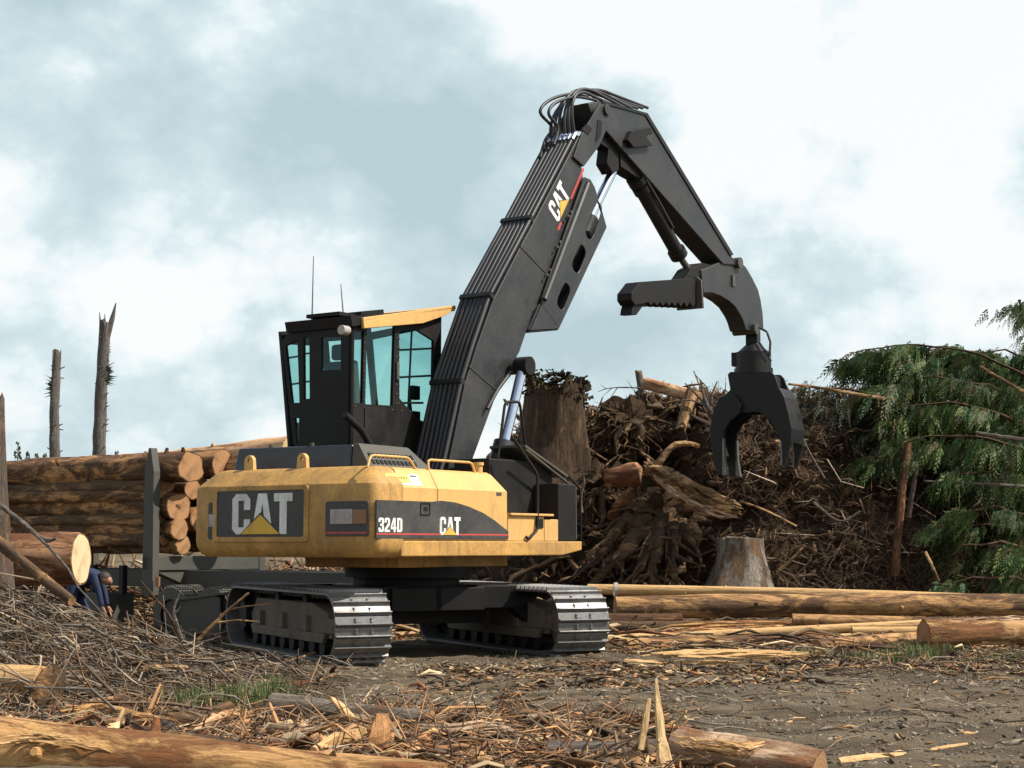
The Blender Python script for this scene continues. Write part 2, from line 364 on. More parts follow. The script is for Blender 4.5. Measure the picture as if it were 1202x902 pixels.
# --- undercarriage
TA = R_(25); TD = V((math.sin(TA), -math.cos(TA), 0)); TL = V((math.cos(TA), math.sin(TA), 0)); CT = V((-1.43, 23.25, 0))
MT = Matrix(((TD.x, TL.x, 0, CT.x), (TD.y, TL.y, 0, CT.y), (0, 0, 1, 0), (0, 0, 0, 1)))
cb = MB().bx(-.75, .75, -.8, .8, .42, .92); cb.cyl((0, 0, .9), (0, 0, 1.34), .72, n=28)
for sx in (-1, 1):
    for sy in (-1, 1):
        prof = [(0, .92), (1.06, .92), (1.2, .62), (1.06, .4), (.7, .62), (0, .62)]
        cb.prism([(sy*(.55+p[0]*.75), p[1]) for p in prof], sx*.95-.13, sx*.95+.13, YZ)
        cb.bx(sx*.95-.2, sx*.95+.2, sy*.3-.35, sy*.3+.35, .6, .9)
cb.build('carbody', M['soot'], L, M=MT, bevel=.012)
sw = MB(); sw.cyl((0, 0, 1.02), (0, 0, 1.16), .86, n=32); up(sw, 'slew_ring', 'soot', smooth=30)
Rw, hl, zc = .40, 1.96, .46
def track_path(s):
    """point and tangent on the track loop at arc length s (x along the machine, z up)"""
    P = 4*hl+2*math.pi*Rw; s %= P
    if s < 2*hl:
        x = -hl+s; sag = -.035*math.sin(math.pi*(s/(2*hl)))*0+(.03 if abs(x) < 1 else 0)*0
        return (x, zc+Rw+sag), 0.0
    s -= 2*hl
    if s < math.pi*Rw:
        a = s/Rw; return (hl+Rw*math.sin(a), zc+Rw*math.cos(a)), -a
    s -= math.pi*Rw
    if s < 2*hl: return (hl-s, zc-Rw), -math.pi
    s -= 2*hl; a = s/Rw
    return (-hl-Rw*math.sin(a), zc-Rw*math.cos(a)), -math.pi-a
PER = 4*hl+2*math.pi*Rw; NS = 80
shoe_me = None
for side in (-1, 1):
    yc = side*1.475
    fr = MB()
    fr.prism([(-1.7, .3), (1.7, .3), (1.75, .42), (1.5, .62), (.9, .72), (-1.5, .72), (-1.75, .5)], yc-.17, yc+.17, XZ)
    for sg in (-1, 1): fr.prism([(-1.5, .24), (1.5, .24), (1.6, .36), (-1.6, .36)], yc+sg*.2-.03, yc+sg*.2+.03, XZ)
    for k in range(3): fr.bx(-1.2+k*1.0-.09, -1.2+k*1.0+.09, yc-.24, yc+.24, .36, .56)
    f = fr.build('track_frame', M['dustframe'], L, M=MT, bevel=.012)
    for k in range(8):
        r = MB(); x = -1.45+k*.41; r.cyl((x, yc-.2, .2), (x, yc+.2, .2), .11, n=14); r.build('track_roller', M['soot'], f, M=MT, smooth=40)
    for k in range(2):
        r = MB(); x = -.6+k*1.2; r.cyl((x, yc-.16, .76), (x, yc+.16, .76), .08, n=12); r.build('carrier_roller', M['soot'], f, M=MT, smooth=40)
    idl = MB(); idl.cyl((hl, yc-.1, zc), (hl, yc+.1, zc), .345, n=28); idl.cyl((hl, yc-.2, zc), (hl, yc+.2, zc), .13, n=16)
    idl.bx(hl-.6, hl+.06, yc-.2, yc+.2, zc-.09, zc+.09); idl.build('idler', M['dustframe'], f, M=MT, smooth=40, bevel=.008)
    spr = MB(); n = 21; pts = []
    for k in range(n*2): a = math.pi*k/n; rr = .36 if k % 2 else .315; pts.append((-hl+rr*math.cos(a), zc+rr*math.sin(a)))
    spr.prism(pts, yc-.05, yc+.05, XZ); spr.cyl((-hl, yc-.24, zc), (-hl, yc+.24, zc), .2, n=20); spr.build('sprocket', M['soot'], f, M=MT, smooth=40)
    ch = MB(); N = 108; rings = []
    for k in range(N):
        (x, z), a = track_path(k*PER/N); nx, nz = math.sin(-a), math.cos(a)
        ri = -.085 if k % 2 else -.065
        rings.append([(x, yc-.13, z-.008), (x+nx*ri, yc-.13, z+nz*ri), (x+nx*ri, yc+.13, z+nz*ri), (x, yc+.13, z-.008)])
    vs = [q for r_ in rings for q in r_]; fs = []
    for k in range(N):
        k2 = (k+1) % N
        for j in range(4): j2 = (j+1) % 4; fs.append((k*4+j, k*4+j2, k2*4+j2, k2*4+j))
    ch.add(vs, fs); tr = ch.build('track', M['soot'], L, M=MT)
    if shoe_me is None:
        sh = MB(); w = .36
        sh.prism([(-.066, .0), (-.056, .018), (.056, .018), (.069, -.004), (.069, -.016), (-.066, -.014)], -w, w, XZ)
        sh.prism([(.026, .018), (.034, .060), (.050, .060), (.056, .018)], -w, w, XZ)
        for yy in (-.1, .1):
            for xx in (-.03, .006): sh.cyl((xx, yy, .018), (xx, yy, .036), .017, n=6)
        so = sh.build('track_shoe', M['steel'], tr, bevel=.003); shoe_me = so.data; first = so
        first.data.transform(Matrix.Translation(ORG[tr.name]))
    for k in range(NS):
        (x, z), a = track_path((k+.5)*PER/NS)
        if first is not None: o = first; first = None
        else:
            o = bpy.data.objects.new('track_shoe', shoe_me); COL.objects.link(o); o.parent = tr
            b = o.modifiers.new('Bevel', 'BEVEL'); b.width = .003; b.segments = 1; b.limit_method = 'ANGLE'
        ORG[o.name] = ORG[tr.name]
        o.matrix_local = Matrix.Translation(-ORG[tr.name]) @ MT @ Matrix.Translation((x, yc, z)) @ Matrix.Rotation(-a, 4, 'Y')
# --- main deck
dk = MB(); dk.prism([(-2.0, 1.31), (1.55, 1.31), (2.04, 1.38), (2.04, 1.50), (-2.0, 1.50)], -1.48, 1.44, XZ)
dk.bx(-1.2, 1.2, -.8, .8, 1.16, 1.312)
up(dk, 'deck', 'yellow_dirty', bevel=.015)
# --- counterweight
def plan(x0, x1, y0, y1, r, n=6):
    out = []
    for cx, cy, a0, rad in ((x0+r, y0+r, 180, r), (x1, y0, 270, 0), (x1, y1, 0, 0), (x0+r, y1-r, 90, r)):
        if rad:
            for k in range(n+1): a = R_(a0+90*k/n); out.append((cx+r*math.cos(a), cy+r*math.sin(a)))
        else: out.append((cx, cy))
    return out
cw = MB(); rings = []
for z, ins, e in ((1.30, .10, .10), (1.34, .05, .05), (1.42, .015, .01), (1.50, 0, 0), (2.14, 0, 0), (2.19, .012, .01), (2.35, .17, .15), (2.395, .225, .21), (2.41, .28, .26)):
    rings.append([(x, y, z) for x, y in plan(-2.53+ins, -1.98, -1.485+e, 1.56-e, .15)])
cw.loft(rings); cwo = up(cw, 'counterweight', 'yellow_dirty', smooth=28)
def rp(px, py): return RR(px, py, -2.53)
(ya, zt), (yb, _) = rp(256, 575), rp(358, 575); zt = 2.13; zb = 1.55
fr = MB(); fr.prism(rrect(yb-.07, ya+.07, zb-.06, zt+.05, .05), -2.55, -2.525, YZ, [rrect(yb, ya, zb, zt, .03)])
up(fr, 'panel_surround', 'yellow_dirty', cwo, bevel=.006)
pn = MB(); pn.prism(rrect(yb+.001, ya-.001, zb+.001, zt-.001, .03), -2.542, -2.53, YZ); up(pn, 'logo_panel', 'decal', cwo)
RY = lambda u, v, w: (w, -u, v)     # lettering on the rear face reads towards -y
h = .505; zl = 1.585; yc = (ya+yb)/2+.02; wd = 1.42*h*1.30; x0 = -(yc)-wd/2+.02
lt = MB(); word(lt, 'CAT', x0, zl, h, RY, -2.5435, -2.549, .03, 1.05, 0); up(lt, 'lettering', 'white', cwo)
def logo_tri(xa, xb, z0, hh, fn, w0, w1, parent, mp=MU):
    a = MB().prism([(xa-.06*hh, z0-.004), (xb+.06*hh, z0-.004), ((xa+xb)/2, z0+hh*1.13)], w0, w0+(w1-w0)*.5, fn)
    b = MB().prism([(xa+.03*hh, z0), (xb-.03*hh, z0), ((xa+xb)/2, z0+hh)], w0, w1, fn)
    a.build('logo_outline', M['decal'], parent, M=mp); b.build('logo_triangle', M['logoyellow'], parent, M=mp)
logo_tri(x0+.30*h, x0+1.62*h, zl, .24, RY, -2.546, -2.553, cwo)
(y1, z1), (y2, z2) = rp(383, 587), rp(434, 630)
pn = MB(); pn.prism(rrect(-1.40, y1, 1.555, 1.975, .03), -2.543, -2.525, YZ); up(pn, 'grille_panel', 'decal', cwo)
st = MB(); st.bx(-2.5445, -2.542, -1.38, y1-.01, 1.585, 1.607); up(st, 'red_stripe', 'red', cwo)
ya_, yb_ = rp(389, 600)[0], rp(415, 600)[0]; yc_ = rp(433, 600)[0]
tl = MB(); tl.bx(-2.556, -2.541, yb_, ya_, 1.70, 1.88); up(tl, 'tail_lamp', 'lamp', cwo, bevel=.006)
tl = MB(); tl.bx(-2.556, -2.541, max(yc_, -1.38), yb_-.006, 1.70, 1.87); up(tl, 'tail_lamp', 'amber', cwo, bevel=.006)
tl = MB(); tl.prism(rrect(1.10, 1.25, 1.52, 1.99, .03), -2.541, -2.50, YZ); up(tl, 'grille_panel', 'decal', cwo)
tl = MB(); tl.bx(-2.552, -2.538, 1.125, 1.235, 1.68, 1.84); up(tl, 'tail_lamp', 'lamp', cwo, bevel=.006)
for px in (295, 357):
    y = RR(px, 545, -2.2)[0]
    arc = [(.075*math.cos(R_(a)), .075*math.sin(R_(a))) for a in range(0, 181, 20)]
    pr = [(y-.09, 2.33)]+[(y-p[0], 2.52+p[1]) for p in reversed(arc)][::-1]+[(y+.09, 2.33)]
    hole = [(y+.028*math.cos(R_(a)), 2.525+.028*math.sin(R_(a))) for a in range(0, 360, 45)]
    e = MB().prism(pr, -2.25, -2.19, YZ, [hole]); up(e, 'lifting_eye', 'yellow', cwo, bevel=.006)
# --- engine house: doors and shoulder
def house_ring(x, c=0): return [(x, -1.465+c, 1.50), (x, -1.465+c, 2.15), (x, -1.34, 2.37), (x, -1.28, 2.40), (x, 1.28, 2.40), (x, 1.34, 2.37), (x, 1.465, 2.15), (x, 1.465, 1.50)]
hs = MB().loft([house_ring(-1.975, .0), house_ring(-1.275, .0)]); up(hs, 'engine_house', 'yellow', bevel=.012)
hs2 = MB(); fr_ = [(x if z < 2.16 else .05 if z < 2.38 else .02, y, z) for x, y, z in house_ring(.24)]
hs2.loft([[(-1.266, y, z) for _, y, z in house_ring(0)], [(.05, y, z) for _, y, z in house_ring(0)][:0] or [(.02, y, z) for _, y, z in house_ring(0)], fr_])
# only the -y half reaches forward; the cab stands on the other side
hs2.v = [(x, min(y, -.55) if x > -1.2 and y > 0 else y, z) for x, y, z in hs2.v]
hs2o = up(hs2, 'engine_house', 'yellow', bevel=.012)
sd = MB().bx(-2.50, -1.99, -1.4862, -1.475, 1.53, 1.97)
blk = [(-2.49, 1.53), (.235, 1.53), (.235, 1.60)]
arcp = [U(597, 624, -1.48), U(580, 611, -1.48), U(566, 602, -1.48), U(550, 595, -1.48), U(534, 590, -1.48), U(518, 588, -1.48)]
blk += [(min(p[0], .232), p[1]) for p in arcp]+[(-1.4, 1.985), (-2.49, 1.985)]
dc = MB().prism(blk, -1.4885, -1.467, XZ); dco = up(dc, 'side_decal', 'decal')
st = MB().bx(-2.49, .23, -1.4903, -1.488, 1.572, 1.592); up(st, 'red_stripe', 'red', dco)
SX = lambda u, v, w: (u, w, v)
a, b = U(444, 610, -1.488), U(471, 625, -1.488)
lt = MB(); word(lt, '324D', -2.455, 1.605, .17, SX, -1.491, -1.4885, .05, 1.18); up(lt, 'lettering', 'white', dco)
xa, xb = U(516, 608, -1.488)[0], U(539, 608, -1.488)[0]
lt = MB(); hh = .225; word(lt, 'CAT', xa, 1.575, hh, SX, -1.492, -1.4885, .03, 1.0); up(lt, 'lettering', 'white', dco)
logo_tri(xa+.30*hh, xa+1.58*hh, 1.575, .105, SX, -1.4925, -1.4965, dco)
lk_ = MB(); lx = U(499, 598, -1.488); lk_.prism(rrect(lx[0]-.1, lx[0]+.1, lx[1]-.08, lx[1]+.08, .02), -1.494, -1.4885, XZ, [rrect(lx[0]-.08, lx[0]+.08, lx[1]-.06, lx[1]+.06, .01)])
lk_.bx(lx[0]-.03, lx[0]+.05, -1.494, -1.489, lx[1]-.02, lx[1]+.03); up(lk_, 'door_latch', 'soot', dco)
# sticker on the sloping shoulder of the door
def shoulder(u, v, w):
    n = V((0, -.22, .125)).normalized(); e = V((0, .125, .22)).normalized()
    p = V((u, -1.4665, 2.15))+e*v+n*w; return tuple(p)
s0 = U(455, 560, -1.42)[0]; s1 = U(493, 560, -1.42)[0]
sk = MB().prism(rrect(s0, s1-.2, .07, .19, .01), .001, .004, shoulder); sko = up(sk, 'sticker', 'sticker', hs2o)
sk = MB().prism(rrect(s1-.19, s1, .03, .19, .01), .001, .004, shoulder); sk.prism([(s0, .03), (s1-.2, .03), (s1-.2, .066), (s0, .045)], .001, .0038, shoulder); up(sk, 'sticker_corner', 'white', sko.parent)
sk = MB(); q = random.Random(4); x = s0+.03
while x < s1-.26:
    w = q.uniform(.018, .03); sk.prism([(x, .115), (x+w*.7, .115), (x+w*.7+.012, .15), (x+.012, .15)], .004, .0052, shoulder); x += w+.008
sk.prism([(s1-.17, .155), (s1-.04, .155), (s1-.04, .175), (s1-.17, .175)], .004, .0052, shoulder)
up(sk, 'sticker_print', 'soot', sko.parent)
tg = MB(); t0 = U(586, 580, -1.468); tg.bx(t0[0]-.06, t0[0]+.05, -1.4725, -1.466, t0[1]-.02, t0[1]+.02); up(tg, 'label_plate', 'greysteel', hs2o)
# --- black hood on the engine house
(yl, zl_), (yr, zr_) = RR(278, 526, -1.95), RR(419, 528, -1.95)
hd = MB()
hd.loft([[(-2.02, yr+.05, 2.40), (-2.02, yl, 2.40), (-.75, yl, 2.40), (-.75, yr+.05, 2.40)],
         [(-1.97, yr+.06, 2.70), (-1.97, yl-.04, 2.71), (-.8, yl-.04, 2.71), (-.8, yr+.06, 2.70)]])
hdo = up(hd, 'engine_hood', 'navy', bevel=.03)
gx0 = (U(420, 528, -.95)); gx1 = U(470, 528, -.95); gz = 2.575
gr = MB(); gr.loft([[(-2.0, yr-.26, 2.40), (-2.0, yr+.045, 2.40), (-.72, yr+.045, 2.40), (-.72, yr-.26, 2.40)], [(-1.97, yr-.04, 2.71), (-1.97, yr+.045, 2.715), (-.95, yr+.045, 2.71), (-.98, yr-.04, 2.70)]])
gro = up(gr, 'grille_housing', 'greysteel', bevel=.01)
sl = MB()
for r_ in range(2):
    for k in range(11):
        x = -1.88+k*.083; z = 2.46+r_*.085; y = yr-.26+.70*(z+.02-2.40)
        sl.box((x, y-.004, z+.02), (.045, .02, .062), Matrix.Rotation(-.60, 3, 'X'))
up(sl, 'grille_slots', 'soot', gro)
for px in (317, 365):
    y = RR(px, 526, -1.95)[0]; k = MB().cyl((-1.93, y, 2.69), (-1.93, y, 2.745), .028, n=10); up(k, 'hood_catch', 'greysteel', hdo, smooth=40)
# handrails on the hood edge
def rail(pts, r=.016, name='handrail', mat='yellow'):
    mb = MB(); P = [V(p) for p in pts]; Q = [P[0]]
    for i in range(1, len(P)-1):
        a = (P[i-1]-P[i]); b = (P[i+1]-P[i]); d = min(.06, a.length*.4, b.length*.4); a.normalize(); b.normalize()
        for t in (0, .5, 1):
            Q.append(P[i]+a*d*(1-t)**2+b*d*t*t)
    Q.append(P[-1]); mb.tube(Q, r, 8); return up(mb, name, mat, smooth=50)
rail([(-2.44, -1.30, 2.38), (-2.36, -1.28, 2.53), (-1.62, -1.28, 2.53), (-1.5, -1.30, 2.38)])
rail([(-1.24, -1.30, 2.38), (-1.24, -1.28, 2.52), (-.3, -1.28, 2.52), (-.26, -1.30, 2.38)])
fc = MB().cyl((-.12, -1.25, 2.39), (-.12, -1.25, 2.5), .06, n=16); fc.cyl((-.12, -1.25, 2.49), (-.12, -1.25, 2.53), .075, n=16); up(fc, 'filler_cap', 'yellow', smooth=40)
# exhaust beside the cab
ex = MB(); e0 = U(440, 530, 0); e1 = U(424, 505, 0); e2 = U(406, 487, 0)
ex.tube([(e0[0], 0, e0[1]-.15), (e0[0]-.02, 0, e0[1]), (e1[0], 0, e1[1]), (e2[0], .02, e2[1])], [.045, .045, .048, .05], 12); up(ex, 'exhaust_pipe', 'soot', smooth=50)
# --- cab
cab = MB(); cab.bx(-.70, 1.28, .46, 1.6, 1.50, 2.50); cab.bx(-.66, 1.24, .5, 1.55, 2.45, 2.62)
cab = up(cab, 'cab', 'soot', bevel=.01)
XR = -.70
def rq(px, py): return RR(px, py, XR)
outR = [(.45, 2.48), (.45, 4.44), (1.52, 4.46), rq(331, 400), rq(344, 522)]
hR = [[rq(335, 406), rq(349, 400), rq(351.5, 473), rq(342.5, 473)], [rq(356, 397), rq(363, 396), rq(363.5, 468), rq(356.5, 469)],
      [rq(377, 396), rq(400, 395), rq(400, 434), rq(377, 435)], [rq(345.5, 491), rq(351, 491), rq(351, 520), rq(348.5, 521)]]
MBw = MB().prism(outR, XR, XR+.05, YZ, hR); up(MBw, 'rear_wall', 'soot', cab)
YS = .45
w1 = [(-.65, 3.36), (-.46, 3.37), (-.44, 4.36), (-.64, 4.32)]
w2 = [(-.40, 3.36), (.19, 3.38), (.23, 4.50), (-.38, 4.40)]
pt = lambda x, y: U(x, y, YS)
w3 = [pt(469, 468), pt(468.5, 389), pt(489, 387), pt(509.5, 400), pt(508, 478), pt(500, 496), pt(490, 492)]
outS = [(-.70, 2.48), (1.28, 2.48), (1.30, 4.80), (-.70, 4.44)]
ws = MB().prism(outS, YS, YS+.05, XZ, [w1, w2, w3]); up(ws, 'side_wall', 'soot', cab)
fl = MB()      # far side and front are mostly window
def lf(u, v, w): return (u, 1.50+.125*(v-2.5)+w, v)
fl.prism([(-.70, 2.48), (1.28, 2.48), (1.30, 4.7), (-.70, 4.42)], 0, .05, lf, [[(-.6, 3.15), (.2, 3.15), (.2, 4.3), (-.6, 4.25)], [(.3, 2.75), (1.2, 2.75), (1.2, 4.5), (.3, 4.38)]])
up(fl, 'side_wall', 'soot', cab)
fl = MB().prism([(.5, 2.48), (1.56, 2.48), (1.82, 4.6), (.5, 4.7)], 1.23, 1.28, YZ, [[(.58, 2.6), (1.5, 2.6), (1.72, 4.5), (.58, 4.6)]]); up(fl, 'front_wall', 'soot', cab)
g = MB(); g.prism([(.47, 2.7), (.47, 4.4), (1.48, 4.4), (outR[3][0]-.05, outR[3][1]-.03), (outR[4][0]-.02, 2.8)], XR+.02, XR+.028, YZ); up(g, 'window_glass', 'glass', cab)
g = MB(); g.prism([(-.66, 3.1), (1.2, 3.1), (1.2, 4.6), (-.66, 4.4)], YS+.02, YS+.028, XZ); up(g, 'window_glass', 'glass', cab)
g = MB(); g.prism([(-.66, 2.7), (1.22, 2.7), (1.22, 4.6), (-.66, 4.35)], .02, .028, lf); up(g, 'window_glass', 'glass', cab)
g = MB(); g.prism([(.55, 2.55), (1.54, 2.55), (1.76, 4.56), (.55, 4.64)], 1.25, 1.258, YZ); up(g, 'window_glass', 'glass', cab)
br = MB()
for (p, q) in (((487, 386), (482, 492)), ((469, 411), (509, 409)), ((469, 443), (509, 441)), ((469, 473), (500, 473))):
    a, b = pt(*p), pt(*q); br.tube([(a[0], YS+.055, a[1]), (b[0], YS+.055, b[1])], .016, 6)
for (p, q) in (((335, 420), (350, 417.5)), ((339, 451), (351, 449)), ((356, 415), (363.5, 414)), ((356, 448), (363.5, 447))):
    a, b = rq(*p), rq(*q); br.tube([(XR+.06, a[0], a[1]), (XR+.06, b[0], b[1])], .014, 6)
up(br, 'window_bars', 'soot', cab)
rf = MB(); rf.prism([(-.74, 4.39), (-.78, 4.53), (-.5, 4.56), (1.50, 4.92), (1.56, 4.86), (1.30, 4.80)], .40, 1.60, XZ); rfo = up(rf, 'cab_roof', 'soot', cab)
rf = MB(); a0, a1, a2, a3 = U(424, 377, .40), U(425, 386, .40), U(494, 380, .40), U(533, 363, .40)
rf.prism([a1, a2, U(520, 371, .40), a3, (a3[0]-.02, a3[1]+.03), a0], .36, .41, XZ)
rf.prism([a0, a3, (a3[0]-.02, a3[1]+.05), (a0[0], a0[1]+.045)], .36, 1.62, XZ); up(rf, 'cab_roof_visor', 'yellow', cab, bevel=.008)
tr_ = MB(); tr_.box((-.5, 1.0, 4.60), (.34, .6, .05)); tr_.box((.1, .9, 4.70), (.5, .3, .06), Matrix.Rotation(-.17, 3, 'Y')); up(tr_, 'roof_hatch', 'soot', cab)
wl = MB(); p = U(405, 388, .40); wl.cyl((p[0]-.08, .40, p[1]), (p[0]+.05, .40, p[1]), .065, n=12); up(wl, 'work_lamp', 'lamp', cab, smooth=40)
pr_ = MB()
for k in range(9):
    x = -.62+k*.2; up(MB().cyl((x, YS-.012, 2.55), (x, YS, 2.55), .012, n=6), 'bolt', 'greysteel', cab); up(MB().cyl((x, YS-.012, 3.32), (x, YS, 3.32), .012, n=6), 'bolt', 'greysteel', cab)
for k in range(8):
    for x in (-.43, .27, .32): up(MB().cyl((x, YS-.012, 3.42+k*.13), (x, YS, 3.42+k*.13), .012, n=6), 'bolt', 'greysteel', cab)
hn = MB(); hn.bx(.25, .30, YS-.03, YS, 3.75, 4.0); up(hn, 'door_handle', 'greysteel', cab)
lp = MB(); lp.bx(-.42, .16, YS-.012, YS, 2.52, 3.33); up(lp, 'door_panel', 'black', cab)
se = MB(); se.bx(-.15, .45, .75, 1.25, 2.95, 3.12); se.box((-.2, 1.0, 3.55), (.14, .5, .9), Matrix.Rotation(-.12, 3, 'Y')); se.box((-.27, 1.0, 4.12), (.12, .3, .22)); up(se, 'seat', 'greysteel', cab, bevel=.04)
cs = MB(); cs.bx(.75, .95, .55, .75, 2.9, 3.35); cs.tube([(.85, .65, 3.3), (.8, .64, 3.5), (.86, .62, 3.66)], .03, 8); cs.box((.9, .63, 3.62), (.16, .1, .2)); up(cs, 'console', 'soot', cab, bevel=.02)
an = MB(); a, b = RR(366, 382, -.6), RR(368, 301, -.6); an.tube([(-.6, a[0], a[1]-.1), (-.6, b[0], b[1])], [.012, .006], 6)
up(an, 'antenna', 'greysteel', cab)
an = MB(); a, b = RR(404, 372, -.4), RR(400, 334, -.4); an.tube([(-.4, a[0], a[1]-.1), (-.4, b[0], b[1])], [.012, .006], 6); up(an, 'antenna', 'greysteel', cab)
# --- front of the deck: tank box, step box, rails
bt = MB(); bt.bx(.45, 1.98, -1.02, -.42, 1.50, 2.62); bt.bx(1.50, 1.96, -1.44, -1.03, 1.50, 2.30); up(bt, 'tank', 'soot', bevel=.02)
sb = MB(); sb.bx(.26, 1.12, -1.46, -1.04, 1.50, 1.84); sb.bx(1.13, 1.47, -1.46, -1.04, 1.50, 1.80); sbo = up(sb, 'step_box', 'yellow', bevel=.012)
sb = MB(); sb.bx(.28, 1.30, -1.50, -1.04, 1.842, 1.872); up(sb, 'step_plate', 'yellow', sbo, bevel=.005)
sb = MB(); sb.bx(.92, 1.08, -1.475, -1.462, 1.68, 1.8); up(sb, 'recess', 'soot', sbo)
def u3(px, py, y): a = U(px, py, y); return (a[0], y, a[1])
rail([u3(603, 515, -1.3), u3(631, 557, -1.45), u3(631, 622, -1.5), u3(620, 633, -1.5), u3(617, 630, -1.48)], .02, 'handrail', 'soot')
rail([u3(582, 556, -1.0), u3(593, 472, -1.0), u3(610, 472, -1.0), u3(616, 520, -1.0), u3(630, 558, -1.0)], .02, 'handrail', 'soot')
p = [U(616, 522, -1.15), U(666, 558, -1.15)]
rm = MB(); rm.prism([p[0], p[1], (p[1][0], p[1][1]-.035), (p[0][0], p[0][1]-.035)], -1.16, -.55, XZ); up(rm, 'tread_plate', 'greysteel', bevel=.004)
rail([u3(617, 528, -1.25), u3(666, 567, -1.25), u3(675, 572, -1.25), u3(676, 633, -1.25)], .018, 'handrail', 'greysteel')
rail([u3(668, 560, -1.25), u3(681, 574, -1.25), u3(682, 640, -1.25)], .016, 'handrail', 'soot')
rail([u3(667, 560, -.9), u3(666, 630, -.9)], .02, 'handrail', 'soot')
# --- boom
HB = .28
bm_px_r = [(528,539),(546,450),(561,403),(580,350),(611,290),(627,260),(680,159)]
bp = [U(x, y, -HB) for x, y in bm_px_r]
back = [U(701,172,-HB), U(683,196,-HB), U(685,213,-HB), U(640,348,-HB), U(626,366,-HB), U(610,413,-HB), U(583,463,-HB), U(555,539,-HB), (.95, 2.1), (.72, 1.85), (.5, 1.9), (.47, 2.1)]
bo = MB().prism(bp+back, -HB, HB, XZ); bo.cyl((.68, -.5, 2.0), (.68, .5, 2.0), .13, n=16)
boom = up(bo, 'boom', 'boom', bevel=.012)
bt = MB()
for sy in (-1, 1):
    pts = [(680,159),(702,122),(713,125),(714,133),(709,154),(701,172),(683,196),(671,185)]
    bt.prism([U(x, y, -HB) for x, y in pts], sy*(HB+.022)-.018, sy*(HB+.022)+.018, XZ)
pv = U(709, 130, -HB); bt.cyl((pv[0], -.36, pv[1]), (pv[0], .36, pv[1]), .09, n=16); up(bt, 'boom_tip_bracket', 'boom', boom, bevel=.006)
bt = MB(); a = U(699, 156, -HB); bt.prism([U(700, 141, -.30), U(705, 143, -.30), U(704, 160, -.30), U(698, 168, -.30)], -.329, -.318, XZ); bt.prism([U(681, 152, -.30), U(687, 146, -.30), U(694, 152, -.30), U(689, 159, -.30)], -.329, -.318, XZ)
bt.prism([U(679, 163, -HB), U(684, 160, -HB), U(697, 176, -HB), U(693, 184, -HB)], -.290, -.2795, XZ); up(bt, 'bracket_slots', 'soot', boom)
for p, q in (((611, 290), (640, 320)), ((550, 430), (583, 459))):
    a, b = U(*p, -HB), U(*q, -HB); up(MB().tube([(a[0], -HB-.003, a[1]), (b[0], -HB-.003, b[1])], .01, 6), 'weld_seam', 'greysteel', boom)
# word and stripe on the boom side (reads along the boom)
ca, cb_ = V(U(655, 262, -HB)), V(U(669, 231, -HB)); du = (cb_-ca).normalized(); dv = V((-du.y, du.x))
BF = lambda u, v, w: ((ca+du*u+dv*v)[0], w, (ca+du*u+dv*v)[1])
wl_ = (cb_-ca).length; hh = wl_/1.62
lt = MB(); word(lt, 'CAT', 0, .0, hh, BF, -HB-.004, -HB-.0005, .03, .86, 0); up(lt, 'lettering', 'white', boom)
logo_tri(.28*hh, 1.44*hh, 0, hh*.45, BF, -HB-.0046, -HB-.008, boom)
sp = MB(); a, b = U(655, 270, -HB), U(685, 198, -HB)
pa, pb = V(a), V(b); k0 = pa+(pb-pa)*.03; k1 = pa+(pb-pa)*.08; 
def strip(p, q): n_ = V((-(q-p).y, (q-p).x)).normalized()*.022; sp.prism([tuple(p-n_), tuple(q-n_), tuple(q+n_), tuple(p+n_)], -HB-.003, -HB-.0005, XZ)
strip(pa, pa+(pb-pa)*.12); strip(pa+(pb-pa)*.50, pb); up(sp, 'red_stripe', 'red', boom)
# guard under the boom with oval openings
gp = [U(x, y, -.34) for x, y in ((636,350),(686,208),(693,211),(698,220),(712,267),(656,386),(636,358))]
def oval(cx, cy, l, w, tilt):
    c = V(U(cx, cy, -.34)); ax = (V(U(cx+math.sin(tilt)*10, cy-math.cos(tilt)*10, -.34))-c).normalized(); ay = V((-ax.y, ax.x))
    out = []
    for k in range(16):
        a = 2*math.pi*k/16; e = lambda q: math.copysign(abs(q)**.6, q)
        out.append(tuple(c+ax*l*e(math.cos(a))+ay*w*e(math.sin(a))))
    return out
hl_ = [oval(697, 259, .36, .125, .36), oval(679.5, 304, .25, .12, .38), oval(661.5, 348, .23, .11, .38)]
gd = MB()
gd.prism(gp, -.345, -.32, XZ, hl_); gd.prism(gp, .32, .345, XZ, [oval(700, 253, .40, .15, .38)]+hl_[1:])
def plate(p, q, th=.025): 
    p, q = V(p), V(q); n_ = V((-(q-p).y, (q-p).x)).normalized()*th
    gd.prism([tuple(p), tuple(q), tuple(q+n_), tuple(p+n_)], -.318, .318, XZ)
plate(gp[4], gp[5]); plate(gp[5], U(623, 388, -.34)); plate(U(623, 388, -.34), gp[6])
gd.prism([gp[6], U(623, 388, -.34), gp[5]], -.345, -.32, XZ)
gdo = up(gd, 'cylinder_guard', 'boom', boom, bevel=.006)
for px, py in ((690, 214), (687, 222), (673, 245), (670, 250), (660, 280), (657, 286), (648, 313), (645, 319)):
    a = U(px-3, py+4, -.345); gb = MB().cyl((a[0], -.365, a[1]), (a[0], -.345, a[1]), .022, n=6); up(gb, 'bolt', 'greysteel', gdo)
gl = MB(); a0, a1 = V(U(689, 216, -.34)), V(U(638, 352, -.34)); gl.tube([(a0.x, -.35, a0.y), (a1.x, -.35, a1.y)], .05, 8); up(gl, 'edge_beam', 'boom', gdo, smooth=40)
